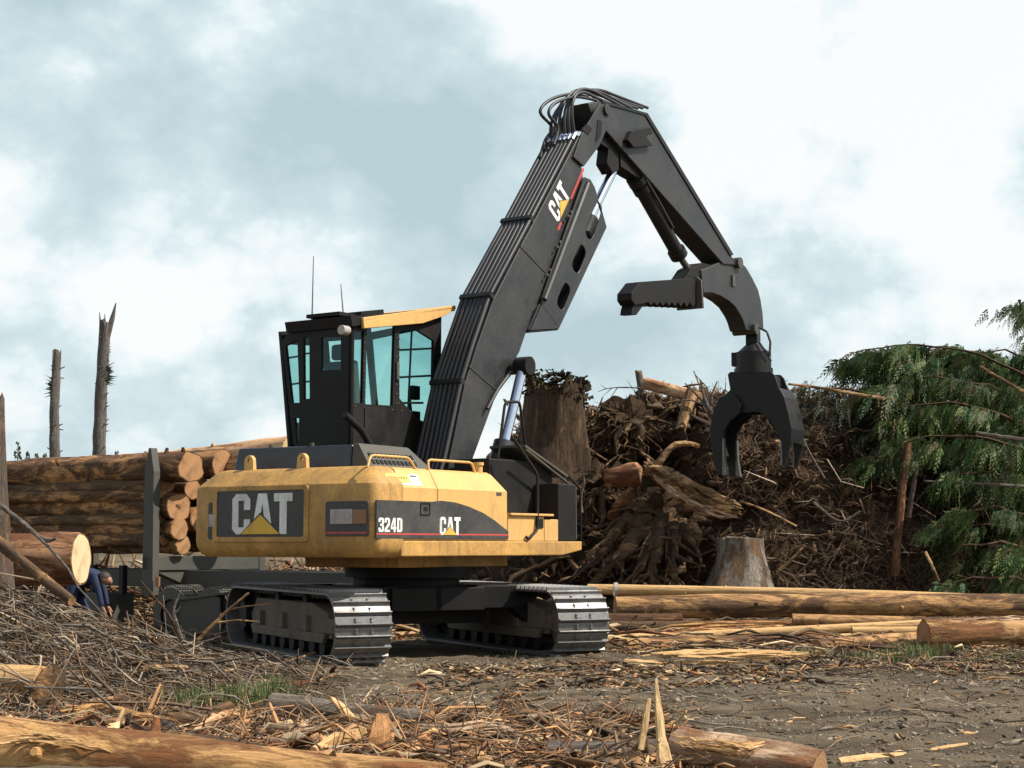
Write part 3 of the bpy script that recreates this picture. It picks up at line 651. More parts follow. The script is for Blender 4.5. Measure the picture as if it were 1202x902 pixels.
# hoses along the top of the boom and looping over the tip
top = [V((.40, 2.35)), V(bp[0])]+[V(p) for p in bp[1:]]
for k in range(7):
    y = -.235+k*.078; off = .055
    pts = []
    for i, p in enumerate(top):
        t = (top[min(i+1, len(top)-1)]-top[max(i-1, 0)]).normalized(); n_ = V((-t.y, t.x))
        pts.append(V((p.x+n_.x*off, y+.01*math.sin(i*2+k), p.y+n_.y*off)))
    hz = MB().tube(pts, .036, 8); up(hz, 'hydraulic_hose', 'rubber', boom, smooth=50)
for fx in (1, 3, 5):
    cl = MB()
    p = top[fx+1]; t = (top[min(fx+2, len(top)-1)]-top[fx]).normalized(); n_ = V((-t.y, t.x)); c = p+n_*.055
    cl.box((c.x, 0, c.y), (.07, .56, .10), Matrix.Rotation(-math.atan2(t.y, t.x), 3, 'Y'))
    up(cl, 'hose_clamp', 'black', boom)
ft = MB(); t = (top[-1]-top[-2]).normalized(); n_ = V((-t.y, t.x))
for k in range(7):
    y = -.235+k*.078; c = top[-1]-t*.1+n_*.06; ft.cyl((c.x-t.x*.07, y, c.y-t.y*.07), (c.x+t.x*.07, y, c.y+t.y*.07), .045, n=8)
up(ft, 'hose_fitting', 'chrome', boom, smooth=40)
def bez(a, b, c, d, n=14):
    out = []
    for i in range(n+1):
        t = i/n; s = 1-t; out.append(V(a)*s**3+V(b)*3*s*s*t+V(c)*3*s*t*t+V(d)*t**3)
    return out
e_ = top[-1]+n_*.06
for k in range(6):
    y = -.22+k*.088; hi = .5+.06*(k % 3); bk = .75+.09*((k*2) % 5)
    tip = V(U(700+7*(k % 3), 118-1.2*(k % 2), y)); far = V(U(735+4*k, 131, y))
    pts = bez((e_.x, y, e_.y), (e_.x-.25+bk*.12, y, e_.y+hi*.75), (tip.x-bk, y, tip.y+.12+.05*(k % 2)), (tip.x, y*.7, tip.y+.08))+[V((far.x, y*.6, far.y+.05))]
    hz = MB().tube(pts, .027, 8); up(hz, 'hydraulic_hose', 'rubber', boom, smooth=60)
# outer pair that hangs further back
for k, (pxs) in enumerate(([(634,185),(640,165),(648,150),(634,132),(645,118),(668,111),(690,114)], [(650,170),(655,150),(644,134),(652,121),(676,114),(700,118)])):
    P = [V((U(x, y, .2-.35*k)[0], .2-.35*k, U(x, y, .2-.35*k)[1])) for x, y in pxs]; Q = []
    for i in range(len(P)-1):
        p0, p1, p2, p3 = P[max(i-1, 0)], P[i], P[i+1], P[min(i+2, len(P)-1)]
        for j in range(5):
            t = j/5; Q.append(.5*((2*p1)+(p2-p0)*t+(2*p0-5*p1+4*p2-p3)*t*t+(3*p1-p0-3*p2+p3)*t**3))
    Q.append(P[-1]); hz = MB().tube(Q, .026, 8); up(hz, 'hydraulic_hose', 'rubber', boom, smooth=60)
# boom foot brackets and cylinders
ff = MB()
for sy in (-1, 1): ff.prism([(.1, 1.5), (1.5, 1.5), (1.3, 1.9), (.85, 2.3), (.5, 2.3), (.3, 2.0)], sy*.40-.05, sy*.40+.05, XZ)
up(ff, 'boom_foot', 'soot', bevel=.01)
for sy in (-1, 1):
    y = sy*.47; t0 = U(614, 430, -.47); m = U(592, 520, -.47); dirv = (V(t0)-V(m)).normalized(); b0 = V(m)-dirv*1.15
    rd = MB().cyl((t0[0], y, t0[1]), (m[0]-dirv.x*.1, y, m[1]-dirv.y*.1), .075, n=18)
    bc = MB(); bc.cyl((m[0], y, m[1]), (b0.x, y, b0.y), .125, n=20); bc.cyl((m[0], y, m[1]), (m[0]-dirv.x*.3, y, m[1]-dirv.y*.3), .155, n=20)
    bc.cyl((b0.x, y-.12, b0.y), (b0.x, y+.12, b0.y), .12, n=14)
    bco = up(bc, 'boom_cylinder', 'navy', smooth=40)
    up(rd, 'piston_rod', 'chrome', bco, smooth=40)
    he = MB().cyl((t0[0], y-.13, t0[1]), (t0[0], y+.10, t0[1]), .135, n=18); up(he, 'rod_eye', 'soot', bco, smooth=40)
lg = MB().prism([U(599,437,-.3), U(612,420,-.3), U(622,425,-.3), U(621,434,-.3), U(606,440,-.3)], -.36, .36, XZ); up(lg, 'cylinder_lug', 'soot', boom, bevel=.01)
hz = MB().tube([u3(600, 437, -.34), u3(592, 447, -.34), u3(584, 458, -.34), u3(572, 480, -.34)], .028, 8); up(hz, 'hydraulic_hose', 'rubber', boom, smooth=60)
# --- stick
HS = .20
sp_ = [U(x, y, -HS) for x, y in ((690,121),(708,119),(758,134),(762,139),(858,300),(868,312),(849,310),(710,152),(700,150))]
stk = up(MB().prism(sp_, -HS, HS, XZ), 'stick', 'boom', bevel=.012)
lug = MB()
lug.prism([U(736,155,-HS), U(758,150,-HS), U(760,158,-HS), U(752,161,-HS), U(761,172,-HS), U(738,174,-HS), U(731,165,-HS)], -HS-.10, -HS-.001, XZ); up(lug, 'step_bracket', 'soot', stk, bevel=.006)
tp = MB(); t0, t1 = V(sp_[2]), V(sp_[3]); tp.prism([U(706,118,-HS), U(758,133,-HS), U(758,136,-HS), U(706,121.5,-HS)], -HS-.02, HS+.02, XZ); tp.prism([U(759,133,-HS), U(860,299,-HS), U(857,301,-HS), U(757,136,-HS)], -HS-.02, HS+.02, XZ); up(tp, 'edge_plate', 'black', stk)
bk = MB(); bk.prism([U(711,152,-.1), U(726,168,-.1), U(726,200,-.1), U(719,204,-.1), U(712,192,-.1), U(714,175,-.1), U(703,168,-.1)], -.11, .11, XZ)
bk.prism([U(726,166,-.1), U(760,200,-.1), U(757,214,-.1), U(742,206,-.1), U(727,196,-.1)], -.13, .13, XZ); up(bk, 'cylinder_bracket', 'soot', stk, bevel=.01)
rA, rB = U(719, 202, -.0), U(690, 262, -.0)
sc_ = MB().cyl((U(692,257,0)[0], 0, U(692,257,0)[1]), (U(650,370,0)[0], 0, U(650,370,0)[1]), .15, n=18); sco = up(sc_, 'stick_cylinder', 'soot', boom, smooth=40)
for yy in (0,): rd = MB().cyl((rA[0], yy, rA[1]), (rB[0], yy, rB[1]), .075, n=18); up(rd, 'piston_rod', 'chrome', sco, smooth=40)
hA, hB, hC = U(747, 206, -.05), U(800, 300, -.05), U(812, 318, -.05)
hc = MB(); hc.cyl((hA[0], 0, hA[1]), (hB[0], 0, hB[1]), .125, n=18); d_ = (V(hB)-V(hA)).normalized()
for q_, r_ in ((0.02, .16), (.12, .15), (.93, .16)): c_ = V(hA)+(V(hB)-V(hA))*q_; hc.cyl((c_.x, 0, c_.y), (c_.x+d_.x*.14, 0, c_.y+d_.y*.14), r_, n=18)
hco = up(hc, 'heel_cylinder', 'black', stk, smooth=40); rd = MB().cyl((hB[0], 0, hB[1]), (hC[0], 0, hC[1]), .06, n=14); up(rd, 'piston_rod', 'greysteel', hco, smooth=40)
hz = MB().tube([u3(748, 196, -.14), u3(760, 214, -.16), u3(775, 240, -.15), u3(790, 268, -.14)], .025, 8); up(hz, 'hydraulic_hose', 'rubber', stk, smooth=60)
# --- heel and gooseneck
gk = [(823,317),(836,312),(858,302),(868,306),(876,314),(883,326),(890,340),(893,352),(895.5,368),(896.5,386),(886,389),(876,388),(873,378),(870,371),(863,360),(855,353),(846,347.5),(836,344),(826,344)]
gn = up(MB().prism([U(x, y, -.17) for x, y in gk], -.17, .17, XZ), 'gooseneck', 'boom', bevel=.012)
pp = MB(); p = U(865, 309, -.17); pp.cyl((p[0], -.25, p[1]), (p[0], .25, p[1]), .10, n=16); up(pp, 'pivot_pin', 'greysteel', gn, smooth=40); pp = MB(); p2 = U(885, 386, -.17); pp.cyl((p2[0], -.24, p2[1]), (p2[0], .24, p2[1]), .11, n=16)
up(pp, 'pivot_pin', 'greysteel', gn, smooth=40); pp = MB(); p = U(860, 330, -.17); pp.bx(p[0]-.05, p[0]+.05, -.2, -.17, p[1]-.1, p[1]+.1); up(pp, 'lubrication_plate', 'greysteel', gn)
hx = [(752,331),(815,326.5),(822,331),(821,361)]
teeth = [(817,358)]
for k in range(8): x = 812-k*7; teeth += [(x+2, 361-.3*k), (x-1.5, 355)]
hx2 = hx+teeth+[(755,357),(746,358),(742,352),(742,344)]
heel = up(MB().prism([U(x, y, -.25) for x, y in hx2], -.24, .04, XZ), 'heel', 'soot', gn.parent, bevel=.008)
hk = MB(); hk.prism([U(x, y, -.1) for x, y in ((752,346),(760,358),(748,361),(741,370.5),(735,370),(736,363),(741,346))], -.20, .02, XZ); up(hk, 'heel_hook', 'soot', heel, bevel=.006)
ep = MB(); q0, q1 = U(821, 326, -.3), U(821, 362, -.3); ep.prism([(-.33, q0[1]-.05), (-.24, q0[1]+.02), (.06, q0[1]+.02), (.14, q0[1]-.05), (.16, q1[1]), (-.36, q1[1])], q0[0], q0[0]+.05, YZ); up(ep, 'heel_end_plate', 'greysteel', heel, bevel=.005)
hb = MB(); hb.prism([U(801,328,-.1), U(809,316,-.1), U(822,309,-.1), U(834,312,-.1), U(832,328,-.1)], -.14, .14, XZ); up(hb, 'heel_bracket', 'soot', heel, bevel=.008)
# --- grapple, hanging free, turned a little away from the boom plane
DG = 31.6; GA = R_(25); P0 = W(884, 400, DG); GX = V((math.cos(GA), -math.sin(GA), 0)); GN = V((math.sin(GA), math.cos(GA), 0))
MG = Matrix(((GX.x, GN.x, 0, P0.x), (GX.y, GN.y, 0, P0.y), (0, 0, 1, 0), (0, 0, 0, 1)))
def G(px, py, n=-.28):
    d = ray(px, py); t = (P0.dot(GN)+n-0)/d.dot(GN); Q = d*t; Q.z += CAMZ
    return ((Q-P0).dot(GX), Q.z)
def gb_(mb, name, mat, parent, **k): return mb.build(name, M[mat], parent, M=MG, **k)
rt = MB(); rt.bx(-.11, .11, -.11, .11, G(884, 412, 0)[1], G(884, 386, 0)[1])
z0, z1, z2 = G(884, 433, 0)[1], G(884, 414, 0)[1], G(884, 404, 0)[1]
rt.cyl((0, 0, z0), (0, 0, z1), .33, n=24); rt.cyl((0, 0, z1), (0, 0, z2), .30, .12, n=24); rt.cyl((0, 0, z0-.1), (0, 0, z0), .36, n=24); rt.bx(-.38, -.2, -.15, .15, z0+.05, z1)
gro = gb_(rt, 'rotator', 'black', L, smooth=35)
jn = MB()
for pts in ([(892, 385), (901, 390), (905, 402), (904, 418)], [(888, 404), (895, 418), (900, 425)], [(892, 402), (900, 414), (906, 424)]):
    P = [V((G(x, y, -.3)[0], -.34, G(x, y, -.3)[1])) for x, y in pts]; Q = []
    for i in range(len(P)-1):
        for j in range(4): Q.append(P[i].lerp(P[i+1], j/4))
    jn.tube(Q+[P[-1]], .022, 8)
gb_(jn, 'hydraulic_hose', 'rubber', gro, smooth=60)
body = [(855,440),(858,437),(906,437),(910,441),(915,455),(919,464),(905,488),(889,484),(870,485),(856,492),(846,470),(858,458)]
hdg = MB()
for n0 in (-.30, .30): hdg.prism([G(x, y) for x, y in body], n0-.03, n0+.03, XZ)
hdg.prism([G(858,440), G(906,440), G(908,452), G(857,452)], -.27, .27, XZ); hdg.prism([G(866,470), G(905,468), G(903,482), G(868,482)], -.26, .26, XZ)
gh = gb_(hdg, 'grapple_head', 'black', L, bevel=.01)
lt_ = [(862,462),(845,467),(838,482),(834,503),(835,522),(838,540),(842,557),(854,557.5),(851,540),(850,520),(851,506),(857,495),(868,486),(872,476)]
rt_ = [(903,462),(915,455),(921,466),(926,484),(930,503),(929,520),(925,536),(921,548),(917,545),(918,530),(916,516),(911,503),(903,492),(893,485),(890,475)]
for tg_, nn in ((lt_, 'l'), (rt_, 'r')):
    mb = MB()
    for n0 in (-.38, .42): mb.prism([G(x, y, -.38) for x, y in tg_], n0-.045, n0+.045, XZ)
    e = [G(x, y, -.38) for x, y in (tg_[2:6])]
    mb.prism([G(x, y, -.38) for x, y in (tg_[1:6]+[(tg_[5][0]+(4 if nn == 'l' else -4), tg_[5][1]-6), (tg_[4][0]+(4 if nn == 'l' else -4), tg_[4][1]), (tg_[3][0]+(5 if nn == 'l' else -5), tg_[3][1]), (tg_[2][0]+(5 if nn == 'l' else -5), tg_[2][1]+2)])], -.335, .375, XZ)
    tgo = gb_(mb, 'grapple_tong', 'black', L, bevel=.01)
    k = [(849,557.5),(854.5,558),(851.5,540),(850.5,515),(849,515),(849,540)] if nn == 'l' else [(919,548.5),(916.5,546),(917.5,530),(916,517),(917.5,517),(919,532)]
    for n0 in (-.38, .42): ed = MB().prism([G(x, y, -.38) for x, y in k], n0-.052, n0+.052, XZ); gb_(ed, 'wear_edge', 'steel', tgo)
cy = MB()
a, b = G(862, 448), G(905, 450)
cy.cyl((a[0]+.1, 0, a[1]-.1), (b[0]-.1, 0, b[1]-.1), .11, n=16); gb_(cy, 'grapple_cylinder', 'soot', gh, smooth=40)
# ------------------------------------------------------------------ ground
def ss(t): t = max(0.0, min(1.0, t)); return t*t*(3-2*t)
def lerp_tab(x, tab):
    if x <= tab[0][0]: return tab[0][1]
    for (a, p), (b, q) in zip(tab, tab[1:]):
        if x <= b: return p+(q-p)*(x-a)/(b-a)
    return tab[-1][1]
MOUND = [(-9, 1.2), (-6.2, .95), (-5.4, .80), (-4.9, .70), (-4.5, .58), (-3.6, .30), (-2.8, .07), (-2.2, .0), (-1.8, 0)]
def gz0(x, y):
    h = lerp_tab(x, MOUND)
    prof = math.exp(-((y-17.6)/(3.0 if y < 17.6 else 2.0))**2)
    z = h*prof
    z += .6*ss((y-30.5)/4)*ss((x+3)/3)
    z -= .22*ss((y-24)/3)*ss((-1.5-x)/1.5)*(1-ss((y-40)/6))
    z += 1.5*ss((y-42)/10)
    return z
def gz(x, y):
    z = gz0(x, y)
    if 6 < y < 60:
        n = noise.fractal(V((x*.55, y*.35, 3.1)), .9, 2.1, 4); m = noise.noise(V((x*2.6, y*1.6, 7.7))); k = noise.noise(V((x*7, y*5, 1.7)))
        a = 1.25 if y < 28 else 1.4
        z += a*(.05*n+.024*m+.016*k)+.02*abs(noise.noise(V((x*3.3, y*2.2, 4.4))))
        # wheel ruts across the track
        r = math.sin((y*1.0-x*.22)*2.2+.8*noise.noise(V((x*.3, y*.3, 0)))); z -= .075*max(0, r)**3*ss((y-11)/1.5)*(1-ss((y-18.5)/2))*ss((x+1.5)/2)
    return z
def grid_axis(a, b, st, far):
    xs = list(np.arange(a, b+1e-6, st)); q = st
    lo, hi = a, b; L_, H_ = [], []
    while hi < far: q *= 1.35; hi += q; lo -= q; H_.append(hi); L_.append(lo)
    return L_[::-1]+xs+H_
gx = grid_axis(-8.5, 12, .09, 1500); gy = grid_axis(9.5, 37, .10, 1500)
gx = np.array(gx); gy = np.array(gy); nx, ny = len(gx), len(gy)
vs = np.zeros((ny, nx, 3)); 
for j, y in enumerate(gy):
    for i, x in enumerate(gx): vs[j, i] = (x, y, gz(x, y) if abs(x) < 60 and -20 < y < 120 else gz0(x, y))
idx = np.arange(nx*ny).reshape(ny, nx)
q = np.stack([idx[:-1, :-1], idx[:-1, 1:], idx[1:, 1:], idx[1:, :-1]], -1).reshape(-1, 4)
gr_o = fast_mesh('ground', vs.reshape(-1, 3), q, None, M['ground'], (0, 0, 0), smooth=True); gr_o['kind'] = 'structure'
# ------------------------------------------------------------------ logs
def frame_to(p0, p1):
    d = (V(p1)-V(p0)).normalized(); z = V((0, 0, 1)) if abs(d.z) < .9 else V((1, 0, 0))
    y = z.cross(d).normalized(); z = d.cross(y)
    return Matrix(((d.x, y.x, z.x), (d.y, y.y, z.y), (d.z, y.z, z.z))).to_4x4()
def log(name, label, cat, p0, p1, r0, r1, mat, end='end_tan', group=None, bow=.02, rough=.06, knots=0, seed=0, ends=(1, 1), n=22, jag=0):
    p0, p1 = V(p0), V(p1); Ln = (p1-p0).length; rg = random.Random(seed*7+1); m = max(6, int(Ln/.22))
    off = V((rg.uniform(0, 50), rg.uniform(0, 50), 0)); mb = MB(); rings = []
    b1, b2 = rg.uniform(-bow, bow)*Ln*.5, rg.uniform(-bow, bow)*Ln*.5
    for i in range(m+1):
        t = i/m; x = t*Ln; r = r0+(r1-r0)*t; s = math.sin(math.pi*t); ring = []
        for k in range(n):
            a = 2*math.pi*k/n
            q = r*(1+rough*1.6*noise.noise(V((x*1.1, math.cos(a)*1.6, math.sin(a)*1.6))+off)+rough*.8*noise.noise(V((x*4, math.cos(a)*4, math.sin(a)*4))+off))
            xx = x
            if jag and i in (0, m): xx += (-1 if i == 0 else 1)*jag*rg.random()
            ring.append((xx, q*math.cos(a)+b1*s, q*math.sin(a)+b2*s))
        rings.append(ring)
    mb.loft(rings)
    for k in range(knots):
        t = rg.uniform(.06, .94); a = rg.uniform(0, 6.28); r = r0+(r1-r0)*t; c = V((t*Ln, math.cos(a)*r*.9+b1*math.sin(math.pi*t), math.sin(a)*r*.9+b2*math.sin(math.pi*t)))
        d = V((rg.uniform(-.3, .3), math.cos(a), math.sin(a))).normalized(); mb.tube([c, c+d*r*.22, c+d*rg.uniform(.25, .5)*r], [r*.22, r*.15, r*.1], 7)
    o = mb.build(name, M[mat], None, loc=(0, 0, 0), smooth=50)
    o.matrix_world = Matrix.Translation(p0) @ frame_to(p0, p1); ORG[o.name] = V((0, 0, 0))
    tag(o, label, cat, group)
    for e, has in enumerate(ends):
        if not has: continue
        ring = rings[0] if e == 0 else rings[-1]; xx = -.004 if e == 0 else Ln+.004
        c = MB(); cx = (0, 0)
        inner = [(xx, p[1]*.93, p[2]*.93) for p in ring]; cen = (xx+rg.uniform(-.006, .006), 0, 0)
        c.add(inner+[cen], [(k, (k+1) % n, n) for k in range(n)]); c.build('cut_end', M[end], o)
    return o
def stick(name, label, cat, pts, r, mat, group=None, n=8, wob=.25, seed=0, twigs=()):
    mb = MB(); P = [V(p) for p in pts]; Q = []
    for i in range(len(P)-1):
        p0, p1, p2, p3 = P[max(i-1, 0)], P[i], P[i+1], P[min(i+2, len(P)-1)]
        for j in range(5):
            t = j/5; Q.append(.5*((2*p1)+(p2-p0)*t+(2*p0-5*p1+4*p2-p3)*t*t+(3*p1-p0-3*p2+p3)*t**3))
    Q.append(P[-1]); m = len(Q); r0, r1 = r if isinstance(r, tuple) else (r, r*.6)
    mb.tube(Q, [r0+(r1-r0)*i/(m-1) for i in range(m)], n, 1, wob, seed)
    rg = random.Random(seed)
    for tp, rr in twigs:
        T = [V(p) for p in tp]; mb.tube(T, [rr*(1-.6*i/(len(T)-1)) for i in range(len(T))], 6, 1, wob, seed+1)
    o = mb.build(name, M[mat], None, loc=P[0]); 
    return tag(o, label, cat, group)
# --- the load of logs on the trailer
ED = V((.75, -.66, 0)).normalized(); NDf = V((-ED.y, ED.x, 0))       # along trailer, away from viewer
GL = 'logs loaded on the trailer'
load = [(224, 549, 29.1, 18.5, 'bark_load', 'thickest log, top row of the trailer load nearest the steel stake'),
        (197, 568, 29.5, 11, 'bark_brown', 'thin log tucked below the thick top log of the trailer load'),
        (209, 595, 29.2, 17.5, 'bark_load', 'round-ended log in the middle of the trailer load'),
        (211, 621, 29.2, 13, 'bark_load', 'orange-ended log second from the bottom of the trailer load'),
        (192, 583, 29.25, 7.5, 'bark_load', 'slim log just behind the stake between the thin and middle logs'),
        (190, 609, 29.25, 7, 'bark_brown', 'slim dark log just behind the stake under the middle log'),
        (193, 633, 29.25, 7.5, 'bark_load', 'slim log just behind the stake above the bottom log'),
        (215, 640, 29.3, 11, 'bark_brown', 'bottom log of the trailer load above the bolster')]
sd_ = 1
for px, py, D, rp_, mt, lb in load:
    p = W(px, py, D); r = rp_*D/FPX; log('log', lb, 'log', p, p-ED*9.5+V((0, 0, rnd.uniform(-.05, .05))), r, r*.72, mt, 'end_tan', GL, .014, .11, 5, sd_, (1, 0)); sd_ += 1
back = [(226, 575, 29.9, 12, 'reddish log half hidden behind the load front between thick and middle logs'),
        (262, 545, 30.2, 17, 'log in the second rank of the load, end beside the counterweight'),
        (236, 610, 30.0, 15, 'inner log of the load seen in the gap below the middle log'),
        (232, 560, 30.4, 14, 'inner log of the load lying in shadow under the top log'),
        (258, 578, 30.6, 15, 'deep inner log of the load level with the second row'), (256, 606, 30.7, 16, 'deep inner log of the load level with the middle log'),
        (262, 634, 30.7, 15, 'deep inner log of the load just over the bolster')]
for px, py, D, rp_, lb in back:
    p = W(px, py, D); r = rp_*D/FPX; log('log', lb, 'log', p, p-ED*9.8, r, r*.86, 'bark_load', 'end_tan', GL, .012, .07, 2, sd_, (1, 0)); sd_ += 1
p = W(345, 530, 29.6); log('log', 'long peeled-sided log crowning the load, sloping up behind the black engine hood', 'log', p, W(120, 551, 33.5), .27, .2, 'bark_orange', 'end_fresh', GL, .01, .08, 4, 31, (1, 0))
p = W(330, 545, 29.9); log('log', 'log under the crowning log, showing above the engine hood', 'log', p, W(100, 560, 34), .24, .2, 'bark_load', 'end_tan', GL, .01, .08, 3, 32, (1, 0))
p = W(300, 549, 29.8); log('log', 'short-fronted pale log wedged between counterweight and top of load', 'log', p, W(150, 556, 33), .17, .15, 'peeled_half', 'end_tan', GL, .01, .08, 2, 33, (1, 0))
# --- trailer
TO = V((-5.4, 30, -.2)); MTR = Matrix(((ED.x, NDf.x, 0, TO.x), (ED.y, NDf.y, 0, TO.y), (0, 0, 1, TO.z), (0, 0, 0, 1)))
tr = thing('log_trailer', 'dusty grey log trailer carrying the stacked logs behind the yellow loader', 'trailer', TO)
def tb(mb, name, mat, parent=tr, **k): return mb.build(name, M[mat], parent, M=MTR, **k)
c = MB()
for y in (-.45, .45): c.bx(-9, 4.7, y-.07, y+.07, .92, 1.22)
for x in (-8, -5.5, -3, -.9, .9, 2.2, 3.9): c.bx(x-.06, x+.06, -.5, .5, .98, 1.18)
tb(c, 'chassis', 'greysteel', bevel=.01)
for x in (.05, -5.0, -8.0):
    b = MB(); b.bx(x-.13, x+.13, -1.24, 1.24, 1.22, 1.46); b.prism([(-1.2, 1.22), (-.5, .96), (.5, .96), (1.2, 1.22)], x-.1, x+.1, YZ); bo_ = tb(b, 'bolster', 'greysteel', bevel=.01)
    for y in (-1.17, 1.17):
        s = MB(); s.prism([(x-.15, .8), (x+.15, .8), (x+.125, 2.9), (x+.03, 3.3), (x-.03, 3.3), (x-.125, 2.9)], y-.07, y+.07, XZ); tb(s, 'stake', 'greysteel', bevel=.01)
def wheel(x, y, parent=tr):
    w = MB(); prof = [(.26, -.13), (.40, -.145), (.46, -.13), (.475, -.09), (.475, .09), (.46, .13), (.40, .145), (.26, .13)]; rings = []
    n = 36
    rings = [[(x+r*math.cos(2*math.pi*k/n), y+o, .49+r*math.sin(2*math.pi*k/n)) for k in range(n)] for r, o in prof]; w.loft(rings, False)
    for k in range(40):
        a = 2*math.pi*k/40; 
        for yy in (-.08, -.028, .028, .08): w.box((x+.482*math.cos(a), y+yy, .49+.482*math.sin(a)), (.028, .036, .045), Matrix.Rotation(-a, 3, 'Y'))
    t = tb(w, 'wheel', 'tyre', smooth=35)
    r = MB(); r.cyl((x, y-.08, .49), (x, y+.08, .49), .265, n=24); r.cyl((x, y-.13, .49), (x, y+.13, .49), .12, n=16); tb(r, 'rim', 'greysteel', t, smooth=40)
for x in (.62, 1.72, 3.25, 4.35):
    for y in (-1.05, -.72, .72, 1.05): wheel(x, y)
    a = MB().cyl((x, -1.0, .49), (x, 1.0, .49), .08, n=12); tb(a, 'axle', 'soot')
mg = MB(); mg.prism([(.98, -.02), (2.1, .05), (2.1, .80), (1.9, .86), (.98, .72)], -1.33, -1.29, XZ); mg.prism([(.95, .72), (2.9, .93), (2.9, .97), (.95, .76)], -1.36, -1.16, XZ); mg.prism([(.96, -.05), (1.02, -.05), (1.02, .7), (.96, .7)], -1.36, -1.28, XZ); tb(mg, 'mudguard', 'greysteel', bevel=.006)
bx_ = MB(); bx_.bx(-2.7, -1.1, -1.25, -.65, .15, .82); tb(bx_, 'tool_box', 'greysteel', bevel=.02)
for x in (-1.6, -.75): c = MB().bx(x-.06, x+.06, -1.2, -1.1, .8, 1.3); tb(c, 'bracket', 'soot', bevel=.006)
lm = MB(); p = MTR.inverted() @ W(185, 683, 28.9); lm.box(p, (.1, .04, .16)); tb(lm, 'side_lamp', 'amber', bevel=.006)
# --- person bending beside the trailer
pr = thing('person', 'person in blue work clothes bent over beside the loaded trailer', 'person', V((-7.2, 28.4, gz(-7.2, 28.4))))
def skin_body(name, verts, edges, radii, mat, parent, root=0, sub=2):
    org = ORG[parent.name]; me = bpy.data.meshes.new(name); me.from_pydata([tuple(V(v)-org) for v in verts], edges, []); me.materials.append(M[mat])
    o = bpy.data.objects.new(name, me); COL.objects.link(o); o.parent = parent; ORG[o.name] = org
    sk = o.modifiers.new('Skin', 'SKIN')
    lay = me.skin_vertices[0] if me.skin_vertices else None
    if lay is None:
        bm = bmesh.new(); bm.from_mesh(me); bm.verts.layers.skin.verify(); bm.to_mesh(me); bm.free(); lay = me.skin_vertices[0]
    for i, r in enumerate(radii):
        lay.data[i].radius = r if isinstance(r, tuple) else (r, r); lay.data[i].use_root = (i == root)
    s = o.modifiers.new('Sub', 'SUBSURF'); s.levels = sub; s.render_levels = sub
    return o
hip = W(86, 688, 28.4); sh = W(113, 676, 28.4); hd_ = W(124, 680, 28.3); gzp = ORG[pr.name].z
ax = V((sh.x-hip.x, 0, 0)).normalized(); dy = V((0, 1, 0))
body = [hip, hip.lerp(sh, .35)+V((0, 0, .05)), hip.lerp(sh, .7)+V((0, 0, .06)), sh+V((0, 0, .02)), sh.lerp(hd_, .5)]
rad = [(.15, .17), (.14, .16), (.15, .18), (.12, .16), .065]; ed = [(0, 1), (1, 2), (2, 3), (3, 4)]
for sgn in (-1, 1):
    b = len(body); s0 = sh+dy*.19*sgn
    body += [s0, s0+V((.10, -.02, -.27)), s0+V((.16, -.04, -.50))]; rad += [.075, .055, .04]; ed += [(3, b), (b, b+1), (b+1, b+2)]
    b = len(body); h0 = hip+dy*.10*sgn+V((0, 0, -.06)); kn = V((hip.x+.12+.1*sgn, hip.y+.11*sgn, gzp+.5)); an = V((hip.x-.02+.16*sgn, hip.y+.12*sgn, gzp+.09))
    body += [h0, kn, an, an+V((.15, 0, -.04))]; rad += [.11, .075, .055, .045]; ed += [(0, b), (b, b+1), (b+1, b+2), (b+2, b+3)]
skin_body('body', body, ed, rad, 'cloth', pr)
fd = (hd_-sh).normalized(); fd = V((.80, -.1, -.6)).normalized()
hm = MB(); rings = []
for i in range(13):
    t = -1+2*i/12; rr = math.sqrt(max(0, 1-t*t)); c = hd_+fd*t*.125; u = fd.orthogonal().normalized(); w = fd.cross(u)
    rings.append([c+u*math.cos(a)*rr*.085+w*math.sin(a)*rr*.095 for a in [2*math.pi*k/16 for k in range(16)]])
hm.loft(rings); dn = V((.6, -.05, -.75)).normalized()
nzp = hd_+fd.cross(dy).normalized()*0+V((.09, -.0, -.05)); hm.tube([hd_+V((.05, 0, -.03)), hd_+V((.115, 0, -.045))], [.03, .012], 8)
for s_ in (-1, 1): hm.tube([hd_+dy*.085*s_, hd_+dy*.105*s_+V((.0, 0, .0))], [.035, .025], 8)
hm.build('head', M['skin'], pr, smooth=60)
cp = MB(); rings = []
up_ = V((.35, 0, .94)).normalized(); u = up_.orthogonal().normalized(); w = up_.cross(u)
for i in range(8):
    t = i/7*math.pi/2; rings.append([hd_+V((-.02, 0, .02))+up_*math.sin(t)*.105+(u*math.cos(a)+w*math.sin(a))*math.cos(t)*.112 for a in [2*math.pi*k/16 for k in range(16)]])
cp.loft(rings); cp.build('hair', M['hair'], pr, smooth=60)
for sgn in (-1, 1):
    wr = sh+dy*.19*sgn+V((.16, -.04, -.50)); hv = [wr, wr+V((.03, 0, -.05)), wr+V((.045, 0, -.095))]; hr = [.032, .036, .03]; he = [(0, 1), (1, 2)]
    for k in range(4):
        b = len(hv); o_ = dy*(-.03+.02*k); L_ = (.07, .08, .075, .06)[k]; f0 = hv[2]+o_; hv += [f0+V((.01, 0, -.02)), f0+V((.025, 0, -.02-L_*.5)), f0+V((.015, 0, -.02-L_))]; hr += [.009, .009, .007]; he += [(2, b), (b, b+1), (b+1, b+2)]
    b = len(hv); t0 = hv[1]+V((.03, .02*sgn, -.02)); hv += [t0, t0+V((.025, .01*sgn, -.04))]; hr += [.011, .009]; he += [(1, b), (b, b+1)]
    skin_body('hand', hv, he, hr, 'skin', pr, 0, 1)
